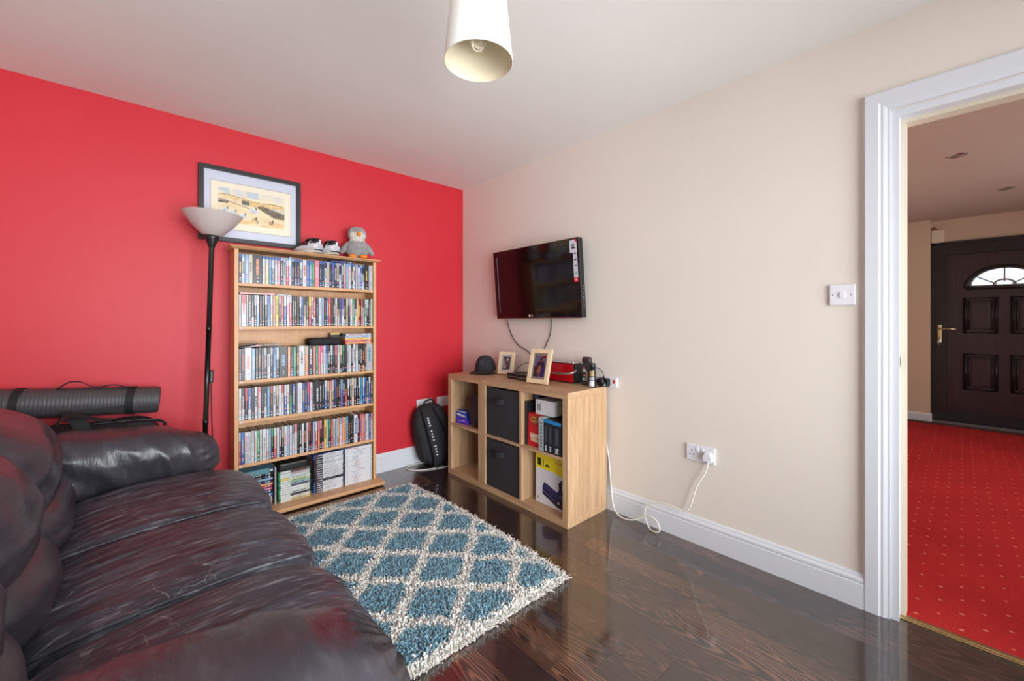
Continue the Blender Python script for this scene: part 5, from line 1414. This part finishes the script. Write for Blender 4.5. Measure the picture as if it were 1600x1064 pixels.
# ================================================================== framed watercolour
def picture():
    W, H = 0.556, 0.452
    r = empty('framed_picture', (0.278 + W/2, ROOM_Y, 1.662)); tag(r, 'black framed watercolour of a harbour hung above the bookcase', 'picture')
    t = 0.026; f = 0.026
    for nm, b in (('frame_rail', (-W/2, W/2, 0, f)), ('frame_rail', (-W/2, W/2, H-f, H)), ('frame_stile', (-W/2, -W/2+f, f, H-f)), ('frame_stile', (W/2-f, W/2, f, H-f))):
        bx(nm, M_FRAMEK, r, b[0], b[1], -t, 0, b[2], b[3], bev=0.002)
    m = MB(); m.box(-W/2+f, W/2-f, -0.010, -0.004, f, H-f, lin((206, 208, 222))); m.build('mount_board', M_PRINT, r)
    # bevelled window edge and cream inner sheet
    iw, ih = 0.435, 0.285; cz = H/2 - 0.004
    m = MB()
    for a, b, c, d in ((-iw/2-0.004, iw/2+0.004, cz-ih/2-0.004, cz-ih/2), (-iw/2-0.004, iw/2+0.004, cz+ih/2, cz+ih/2+0.004), (-iw/2-0.004, -iw/2, cz-ih/2, cz+ih/2), (iw/2, iw/2+0.004, cz-ih/2, cz+ih/2)):
        m.box(a, b, -0.0125, -0.010, c, d, lin((176, 172, 168)))
    m.build('mount_bevel', M_PRINT, r)
    m = MB(); m.box(-iw/2, iw/2, -0.0110, -0.0100, cz-ih/2, cz+ih/2, lin((240, 224, 204))); m.build('inner_sheet', M_PRINT, r)
    # the painting itself: pen and wash, a quay with huts, a dark hull on the shore and geese in front
    pw, ph = 0.362, 0.212; nx, ny = 130, 84; q = MB()
    def col(u, v):
        c = np.array((240., 222., 188.))
        n1 = nz(u*5, v*7, 2); n2 = nz(u*16, v*22, 5)
        if v > 0.80: c = np.array((226, 216, 196.)) + n1*np.array((26, 14, -20)); 
        if v > 0.80 and n1 > 0.15: c = np.array((190, 200, 206.))
        hill = 0.80 - 0.12*u + 0.03*math.sin(u*9)
        if hill-0.13 < v <= hill: c = np.array((224, 190, 134.)) + n2*28
        if abs(v-hill) < 0.008: c = np.array((150, 126, 92.))
        if v < hill-0.13: c = np.array((236, 214, 176.)) + n1*18
        if u < 0.33 and 0.60 < v < 0.74 + 0.05*math.sin(u*20): c = np.array((232, 206, 176.)) + n2*20
        if u < 0.14 and 0.56 < v < 0.62: c = np.array((92, 90, 88.)) + n2*30
        if 0.34 < u < 0.45 and 0.58 < v < 0.70: c = np.array((96, 98, 98.)) + n2*45
        if abs(v - (0.64 - 0.42*max(0, u-0.1))) < 0.012 and u < 0.55: c = np.array((136, 116, 92.))
        if u > 0.58 and 0.30 < v < 0.62 and (v-0.62) < -(u-0.62)*0.45 + 0.02 and v > 0.62 - (u-0.55)*0.95 - 0.05: c = np.array((112, 98, 76.)) + n2*50
        if u > 0.74 and v > 0.36 + (0.95-u)*0.2 and v < 0.60 and v > 0.62-(u-0.62)*0.45+0.03: c = np.array((206, 206, 200.)) + n2*14
        if 0.92 < u < 0.93 and 0.34 < v < 0.56: c = np.array((120, 110, 96.))
        for gu, gv, s in ((0.10, 0.36, 1.1), (0.22, 0.30, 1.1), (0.36, 0.24, 1.0), (0.52, 0.44, 1.3)):
            if ell(u + 0.25*(v-gv), v, gu, gv, 0.055*s, 0.060*s): c = np.array((206, 214, 222.)) + n2*22
            if ell(u, v, gu+0.030, gv+0.060*s, 0.012, 0.045*s): c = np.array((120, 124, 130.))
            if ell(u, v, gu-0.02, gv-0.03, 0.030, 0.030): c = np.array((176, 184, 196.))
        for gu, gv in ((0.54, 0.14), (0.80, 0.13)):
            if ell(u + 0.3*(v-gv), v, gu, gv, 0.050, 0.070): c = np.array((176, 150, 118.)) + n2*40
            if ell(u, v, gu+0.012, gv+0.07, 0.013, 0.055): c = np.array((80, 72, 66.))
        if v < 0.3 and n1 > 0.2: c = np.array((228, 190, 136.))
        if abs(n2) < 0.02 and v < 0.8: c *= 0.88
        return tuple(np.clip(c, 0, 255))
    for i in range(nx+1):
        for j in range(ny+1): q.v.append((-pw/2 + pw*i/nx, -0.0114, cz - ph/2 + 0.004 + ph*j/ny))
    for i in range(nx):
        for j in range(ny):
            a = i*(ny+1)+j; q.f.append((a, a+ny+1, a+ny+2, a+1)); q.c.append(lin(col((i+.5)/nx, (j+.5)/ny))); q.s.append(False); q.m.append(0)
    q.use_c = True; q.build('watercolour', M_PRINT, r)
    m = MB(); m.quad([(-W/2+f, -0.018, f), (W/2-f, -0.018, f), (W/2-f, -0.018, H-f), (-W/2+f, -0.018, H-f)]); m.build('glass', M_GLASS, r)
picture()

# ================================================================== lamps
def floor_lamp():
    r = empty('floor_lamp', (0.276, 2.85, 0), rot=(0, math.radians(1.6), 0)); tag(r, 'black uplighter floor lamp with white bowl shade against the red wall', 'floor lamp')
    m = MB(); m.lathe([(0.0, 0.0), (0.125, 0.0), (0.128, 0.008), (0.120, 0.018), (0.03, 0.026), (0.016, 0.045)], n=36); m.build('base', M_BLACKSAT, r)
    m = MB(); m.lathe([(0.0125, 0.04), (0.0125, 0.60), (0.0138, 0.60), (0.0138, 0.625), (0.0125, 0.625), (0.0125, 1.12), (0.0138, 1.12), (0.0138, 1.145), (0.0125, 1.145), (0.0125, 1.62)], n=18); m.build('pole', M_BLACKSAT, r)
    m = MB(); m.lathe([(0.0125, 1.585), (0.018, 1.60), (0.034, 1.640), (0.038, 1.655), (0.030, 1.657)], n=28); m.build('shade_cup', M_BLACKSAT, r)
    mm, nt, b = mat_new('frosted_white_bowl'); b.inputs['Base Color'].default_value = (*lin((232, 222, 218)), 1); b.inputs['Roughness'].default_value = 0.5; b.inputs['Transmission Weight'].default_value = 0.45; b.inputs['Subsurface Weight'].default_value = 0.0
    n = noise_n(nt, coords(nt), 30, 2); bump(nt, b, n.outputs[0], 0.05, 0.001)
    m = MB(); m.lathe([(0.030, 1.652), (0.055, 1.665), (0.098, 1.712), (0.140, 1.770), (0.143, 1.776), (0.138, 1.774), (0.096, 1.716), (0.053, 1.669), (0.028, 1.656)], n=48); m.build('shade', mm, r)
    m = MB(); m.lathe([(0.013, 1.655), (0.013, 1.68), (0.020, 1.70), (0.026, 1.725), (0.020, 1.748), (0.0, 1.754)], n=18); m.build('bulb', M_WHITEPL, r)
    m = MB(); m.box(0.010, 0.028, -0.012, 0.012, 0.83, 0.90, bev=0.005); m.build('switch_box', M_BLACKPL, r)
    m = MB(); m.tube(spline([(0.019, 0, 0.835), (0.022, 0.0, 0.75), (0.030, 0.01, 0.60), (0.045, 0.03, 0.40), (0.05, 0.05, 0.15), (0.09, 0.08, 0.03), (0.13, 0.09, 0.004)], 6), 0.0026, 6); m.build('flex', M_CABLEK, r)
floor_lamp()
def pendant():
    r = empty('pendant_light', (0.745, 0.958, CEIL)); tag(r, 'white fabric drum pendant shade hanging from the ceiling', 'pendant light')
    m = MB(); m.lathe([(0.0, -0.030), (0.02, -0.030), (0.05, -0.012), (0.052, 0.0)], n=28); m.build('ceiling_rose', M_WHITEPL, r)
    m = MB(); m.tube([(0, 0, -0.028), (0, 0, -0.24)], 0.003, 8); m.build('flex', M_CABLEW, r)
    m = MB(); m.lathe([(0.012, -0.24), (0.019, -0.25), (0.019, -0.31), (0.016, -0.315)], n=18, cap0=True); m.build('lamp_holder', M_WHITEPL, r)
    mm, nt, b = mat_new('white_lampshade_fabric'); b.inputs['Base Color'].default_value = (*lin((244, 243, 238)), 1); b.inputs['Roughness'].default_value = 0.8; b.inputs['Transmission Weight'].default_value = 0.0
    n = noise_n(nt, coords(nt, (1, 1, 0.3)), 260, 2); bump(nt, b, n.outputs[0], 0.15, 0.0006)
    m = MB(); zb = 1.932 - CEIL; zt = 2.128 - CEIL
    m.lathe([(0.0995, zb), (0.1005, zb+0.001), (0.0825, zt-0.022), (0.079, zt-0.006), (0.071, zt)], n=64); m.build('shade', mm, r)
    m = MB(); m.lathe([(0.0704, zt-0.0012), (0.0782, zt-0.007), (0.0815, zt-0.022), (0.0993, zb)], n=64); m.build('shade_lining', plain('cream_shade_lining', (226, 214, 186), 0.7, var=0.02), r)
    m = MB()
    for k in range(3):
        a = 2*PI*k/3 + 0.4; m.tube([(0.016*math.cos(a), 0.016*math.sin(a), -0.30), (0.078*math.cos(a), 0.078*math.sin(a), zt-0.012)], 0.0015, 6)
    m.build('shade_spider', M_CHROME, r)
    g, nt, b = mat_new('clear_bulb_glass'); b.inputs['Base Color'].default_value = (0.95, 0.93, 0.88, 1); b.inputs['Roughness'].default_value = 0.05; b.inputs['Transmission Weight'].default_value = 0.85
    m = MB(); m.lathe([(0.013, -0.312), (0.014, -0.330), (0.022, -0.350), (0.0255, -0.368), (0.020, -0.388), (0.010, -0.397), (0.0, -0.399)], n=24); m.build('bulb', g, r)
pendant()

# ================================================================== on top of the bookcase
BT = 1.6204
def trainer(label, x, y, rz):
    r = empty('trainer', (x, y, BT), rz); tag(r, label, 'shoe', 'pair of white and black trainers on the bookcase')
    # heel faces -y, toe towards +y ; length .20
    L = 0.185; n = 44; secs = 40
    def half(t): return 0.0395 + 0.010*math.sin(PI*min(1, t*1.15)) - 0.014*max(0, t-0.8)/0.2 - (0.012*(1-t/0.08) if t < 0.08 else 0)
    def top(t): return 0.098 - 0.012*max(0, (t-0.05))*4 if t < 0.30 else max(0.040, 0.092 - 0.075*(t-0.30))
    v = []; f = []
    for j in range(secs+1):
        t = j/secs; hw = half(t); tp = top(t) * (0.80 if j == 0 else 1.0)
        for i in range(n):
            a = 2*PI*i/n; c, s = math.cos(a), math.sin(a)
            z = 0.020 + (tp-0.020)*(0.5+0.5*s); w = hw*(abs(c)**0.7)*math.copysign(1, c)*(1.0 - 0.30*max(0, s))
            v.append((w, t*L + (0.010*max(0, s) if j == 0 else 0), z))
    for j in range(secs):
        for i in range(n): f.append((j*n+i, j*n+(i+1) % n, (j+1)*n+(i+1) % n, (j+1)*n+i))
    f += [tuple(reversed(range(n))), tuple(range(secs*n, secs*n+n))]
    up = MB(); wht = lin((206, 204, 212)); blk = lin((38, 34, 42))
    for q in f:
        zc = sum(v[i][2] for i in q)/len(q); yc = sum(v[i][1] for i in q)/len(q)
        up.quad([v[i] for i in q], blk if zc > 0.066 + 0.02*(yc > 0.05) or (yc > 0.055 and zc > 0.05) else wht, True)
    o = up.build('upper', vcol('trainer_leather', 0.5) if 'trainer_leather' not in bpy.data.materials else bpy.data.materials['trainer_leather'], r)
    bmm = bmesh.new(); bmm.from_mesh(o.data); bmesh.ops.remove_doubles(bmm, verts=bmm.verts, dist=1e-5); bmm.to_mesh(o.data); bmm.free()
    m = MB(); v = []; f = []
    for z, g in ((0.0, 0.90), (0.006, 1.02), (0.020, 1.04), (0.026, 0.98)):
        for i in range(28):
            a = 2*PI*i/28; t = 0.5 - 0.5*math.cos(a); hw = half(t)*g
            v.append((hw*math.copysign(abs(math.sin(a))**0.55, math.sin(a)), (t-0.5)*L*1.03*(g if g > 1 else 0.98) + L/2, z + 0.008*(1 if t < 0.12 and z < 0.004 else 0)))
    for j in range(3):
        for i in range(28): f.append((j*28+i, j*28+(i+1) % 28, (j+1)*28+(i+1) % 28, (j+1)*28+i))
    f += [tuple(reversed(range(28))), tuple(range(84, 112))]
    m.add(v, f, None, True); so = m.build('sole', plain('cream_rubber_sole', (196, 190, 178), 0.6), r)
    m = MB(); m.tube([(0.034*math.sin(-PI/2 + PI*k/10), 0.016 - 0.022*math.cos(-PI/2 + PI*k/10), 0.024) for k in range(11)], 0.0035, 6); m.build('heel_line', M_BLACKFAB2, so)
    m = MB(); m.box(-0.006, 0.006, -0.004, 0.006, 0.060, 0.092, bev=0.002); m.build('heel_tab', M_WHITEPL, r)
    m = MB(); m.tube([(0.024*math.cos(2*PI*k/16), 0.058 + 0.042*math.sin(2*PI*k/16), 0.094 - 0.003*math.sin(2*PI*k/16)) for k in range(16)], 0.007, 8, closed=True); m.build('collar', M_BLACKFAB, r)
    m = MB()
    for k in range(4): m.tube([(-0.022, 0.105+0.013*k, 0.078-0.004*k), (0, 0.108+0.013*k, 0.088-0.005*k), (0.022, 0.105+0.013*k, 0.078-0.004*k)], 0.0026, 6)
    m.build('laces', M_BLACKFAB2, r)
trainer('left of two white and black trainers on the bookcase top', 0.905, 2.868, math.radians(34))
trainer('right of two white and black trainers, next to the plush penguin', 1.015, 2.870, math.radians(26))

def penguin():
    r = empty('plush_penguin', (1.185, 2.950, BT), math.radians(-18)); tag(r, 'grey plush penguin toy with orange beak on the bookcase', 'soft toy')
    M_F = plain('grey_plush', (150, 146, 146), 0.95, 0, 0.35, 120, 0.9, 0.006, sheen=0.4)
    M_W = plain('cream_plush', (214, 206, 196), 0.95, 0, 0.2, 120, 0.9, 0.006, sheen=0.4)
    M_O = plain('orange_felt', (246, 140, 30), 0.9, 0, 0.1, 100, 0.3, 0.001)
    fz = lambda p, q: 0.003*nz(p.x*70, p.y*70, p.z*70) + 0.002*nz(p.x*160, p.y*160, p.z*160)
    def blob(name, c, h, mat, n=2.2, res=18, par=r, warp=None):
        m = MB(); m.rcushion(c, h, n, res, fz, warp=warp); return m.build(name, mat, par)
    blob('body', (0, 0, 0.076), (0.078, 0.064, 0.074), M_F, warp=lambda p, q: (p.x*(1 - 1.6*max(0, p.z)), p.y*(1 - 1.6*max(0, p.z)), p.z))
    hd = blob('head', (0, -0.008, 0.178), (0.063, 0.055, 0.056), M_F)
    fc = blob('face', (0, -0.026, 0.170), (0.056, 0.040, 0.044), M_W, par=hd)
    blob('brow', (0.006, -0.058, 0.186), (0.016, 0.014, 0.020), M_F, par=hd, res=10)
    blob('collar', (0, -0.014, 0.132), (0.052, 0.048, 0.014), M_W)
    m = MB(); m.rcushion((0.008, -0.074, 0.170), (0.015, 0.016, 0.014), 2.0, 12); m.build('beak', M_O, hd)
    for s in (-1, 1):
        m = MB(); m.rcushion((0.006 + s*0.026, -0.062, 0.182), (0.0035, 0.003, 0.0035), 2.0, 6); m.build('eye', M_BLACKPL, hd)
        m = MB(); m.rcushion((0, 0, 0), (0.022, 0.024, 0.056), 2.2, 12, fz)
        m.v = [tuple(Matrix.Translation((s*0.076, -0.006, 0.080)) @ Matrix.Rotation(-s*math.radians(38), 4, 'Y') @ Vector(p)) for p in m.v]; m.build('wing', M_F, r)
        m = MB(); m.rcushion((s*0.036 + 0.004, -0.062, 0.0135), (0.026, 0.030, 0.0130), 2.3, 12); m.build('foot', M_O, r)
penguin()

# ================================================================== behind the sofa: mat and holdall
def mat_roll():
    rr = 0.070
    r = empty('exercise_mat', (-0.32, 2.962, 0.782), rot=(0, math.radians(4.6), 0)); tag(r, 'rolled ribbed grey exercise mat resting on the black holdall', 'exercise mat')
    L = 0.42; m = MB(); prof = []; nrib = 62
    for k in range(nrib*4+1):
        x = -L + 2*L*k/(nrib*4); prof.append((rr - (0.0022 if k % 4 == 0 else 0.0), x))
    m.lathe(prof, n=40, mat=Matrix.Rotation(PI/2, 4, 'Y')); m.build('rolled_foam', plain('grey_black_foam', (70, 68, 70), 0.5, 0, 0.1, 40), r)
    for s in (-1, 1):
        sp = MB(); pts = []
        for k in range(90):
            a = k*0.42; q = rr - 0.002 - k*0.00066
            pts.append((s*L, q*math.cos(a), q*math.sin(a)))
        sp.tube(pts, 0.0022, 5); sp.build('roll_end', M_BLACKFAB2, r)
        e = MB(); e.lathe([(0.0, 0.0), (rr-0.003, 0.0)], n=40, mat=Matrix.Translation((s*(L-0.001), 0, 0)) @ Matrix.Rotation(s*PI/2, 4, 'Y')); e.build('roll_core', M_BLACKFAB2, r)
    for xs, dx in ((-0.075, -0.014), (0.312, -0.016)):
        st = MB(); v = []; f = []
        for i in range(36):
            a = 2*PI*i/36; sl = 0.012*math.cos(a)
            for dxx, q in ((-dx, rr+0.0005), (dx, rr+0.0005), (dx, rr+0.0028), (-dx, rr+0.0028)): v.append((xs+dxx+sl, q*math.cos(a), q*math.sin(a)))
        for i in range(36):
            j = (i+1) % 36
            for k in range(4): f.append((i*4+k, i*4+(k+1) % 4, j*4+(k+1) % 4, j*4+k))
        st.add(v, f); st.build('strap_loop', M_BLACKFAB2, r)
    m = MB(); m.ribbon(spline([(0.04, -0.015, rr-0.004), (0.075, -0.012, rr+0.028), (0.115, -0.01, rr+0.030), (0.155, -0.012, rr+0.008), (0.19, -0.014, rr+0.006), (0.235, -0.012, rr+0.014), (0.28, -0.012, rr+0.003), (0.312, -0.01, rr+0.002)], 5), 0.030, 0.0028, (0, 1, -0.2)); m.build('carry_strap', M_BLACKFAB2, r)
    m = MB(); m.ribbon(spline([(0.312, -0.064, -0.010), (0.26, -0.070, -0.028), (0.18, -0.072, -0.036), (0.10, -0.070, -0.042)], 5), 0.016, 0.0025, (0, 0.4, 1)); m.build('loose_strap_end', M_BLACKFAB2, r)
mat_roll()
def holdall():
    r = empty('black_holdall', (-0.16, 2.905, 0)); tag(r, 'black nylon holdall standing behind the sofa under the rolled mat', 'bag')
    def warp(p, q):
        x, y, z = p
        return (x*(1.0 - 0.10*max(0, z)/0.34), y*(1.0 - 0.22*max(0, z)/0.34), z - 0.018*math.cos(x*5)*max(0, q.z))
    def disp(p, q):
        return 0.007*nz(p.x*6, p.y*6, p.z*6) + 0.006*(ridge(p.x*4+p.z*5, p.z*10, 3) - 0.5)
    m = MB(); m.rcushion((0, 0, 0.345), (0.30, 0.148, 0.343), 5, 32, disp, warp=warp); m.build('bag_body', M_BLACKFAB, r)
    m = MB(); m.ribbon(spline([(-0.02, -0.132, 0.55), (-0.015, -0.128, 0.64), (-0.035, -0.110, 0.705), (-0.07, -0.09, 0.722)], 5), 0.055, 0.004, (1, 0, 0.25)); m.build('side_strap', M_BLACKFAB2, r)
    m = MB(); m.ribbon(spline([(-0.13, -0.10, 0.672), (-0.10, -0.112, 0.700), (-0.075, -0.118, 0.742), (-0.02, -0.118, 0.726), (0.03, -0.112, 0.702), (0.08, -0.10, 0.690)], 6), 0.028, 0.006, (0, 0.9, 0.4)); m.build('carry_handle', M_BLACKFAB2, r)
    m = MB(); m.tube(spline([(-0.24, -0.075, 0.668), (-0.1, -0.095, 0.685), (0.05, -0.10, 0.680), (0.2, -0.088, 0.672), (0.262, -0.075, 0.650)], 6), 0.004, 6); m.build('zip', M_BLACKPL, r)
    m = MB(); m.add([(0.13, -0.100, 0.665), (0.225, -0.085, 0.655), (0.262, -0.098, 0.60), (0.15, -0.132, 0.60), (0.14, -0.05, 0.675), (0.22, -0.05, 0.665), (0.255, -0.05, 0.60), (0.16, -0.05, 0.60)], [(0,3,2,1), (4,5,6,7), (0,1,5,4), (1,2,6,5), (2,3,7,6), (3,0,4,7)]); m.build('end_flap', M_BLACKFAB, r)
    m = MB(); m.tube(spline([(0.225, -0.075, 0.662), (0.252, -0.080, 0.662), (0.272, -0.083, 0.648), (0.280, -0.083, 0.630)], 4), [0.006]*10 + [0.008]*3, 6); m.build('zip_pull', M_BLACKFAB2, r)
holdall()

# ================================================================== backpack beside the cube unit
def backpack():
    r = empty('backpack', (1.86, 2.885, 0.0), rot=(math.radians(-8), math.radians(-9), 0)); tag(r, 'black backpack with lettered strap leaning in the red wall corner', 'backpack')
    def warp(p, q):
        x, y, z = p
        t = z/0.25
        return (x*(1.0 - 0.22*max(0, t)**2) - 0.02*t, y*(1.0 - 0.25*max(0, t)), z)
    m = MB(); m.rcushion((0.0, 0.02, 0.262), (0.165, 0.085, 0.25), 3.4, 30, lambda p, q: 0.005*nz(p.x*8, p.y*8, p.z*8) + 0.005*(ridge(p.x*5, p.z*8, 1)-0.5), warp=warp); m.build('bag_body', M_BLACKFAB, r)
    S = []
    for s in (-1, 1):
        pts = spline([(s*0.050-0.02, -0.050, 0.485), (s*0.062-0.02, -0.082, 0.42), (s*0.074-0.01, -0.100, 0.32), (s*0.080, -0.104, 0.20), (s*0.085+0.01, -0.092, 0.09), (s*0.09+0.01, -0.07, 0.03)], 5)
        m = MB(); m.ribbon(pts, 0.062, 0.014, (1, 0, 0.05)); st = m.build('shoulder_strap', M_BLACKFAB, r)
        if s == -1:
            m = MB(); rng = random.Random(3)
            for k in range(5, 19):
                p, q = pts[k], pts[k+1]; a = rng.uniform(0.012, 0.018)
                d = (q-p).normalized(); w = Vector((1, 0, 0.05)).normalized(); nrm = d.cross(w).normalized()
                if nrm.y > 0: nrm = -nrm
                if k % 5 == 4: continue
                c = p + nrm*0.0078
                m.quad([c - w*a*0.55 , c + w*a*0.55, c + w*a*0.55 + d*0.011, c - w*a*0.55 + d*0.011], lin((198, 202, 210)))
            m.build('strap_lettering', M_PRINT, st)
    m = MB(); m.rcushion((-0.135, 0.02, 0.20), (0.030, 0.062, 0.13), 3, 14, lambda p, q: 0.003*nz(p.x*12, p.y*12, p.z*12)); m.build('side_pocket', M_BLACKFAB, r)
    m = MB(); m.tube(spline([(-0.05, -0.01, 0.50), (-0.045, -0.02, 0.535), (0.0, -0.02, 0.545), (0.035, -0.02, 0.53), (0.04, -0.01, 0.495)], 5), 0.008, 8); m.build('grab_handle', M_BLACKFAB2, r)
    m = MB(); m.box(-0.10, -0.04, -0.10, -0.05, 0.018, 0.036, bev=0.005); m.build('strap_buckle', M_BLACKPL, r)
backpack()
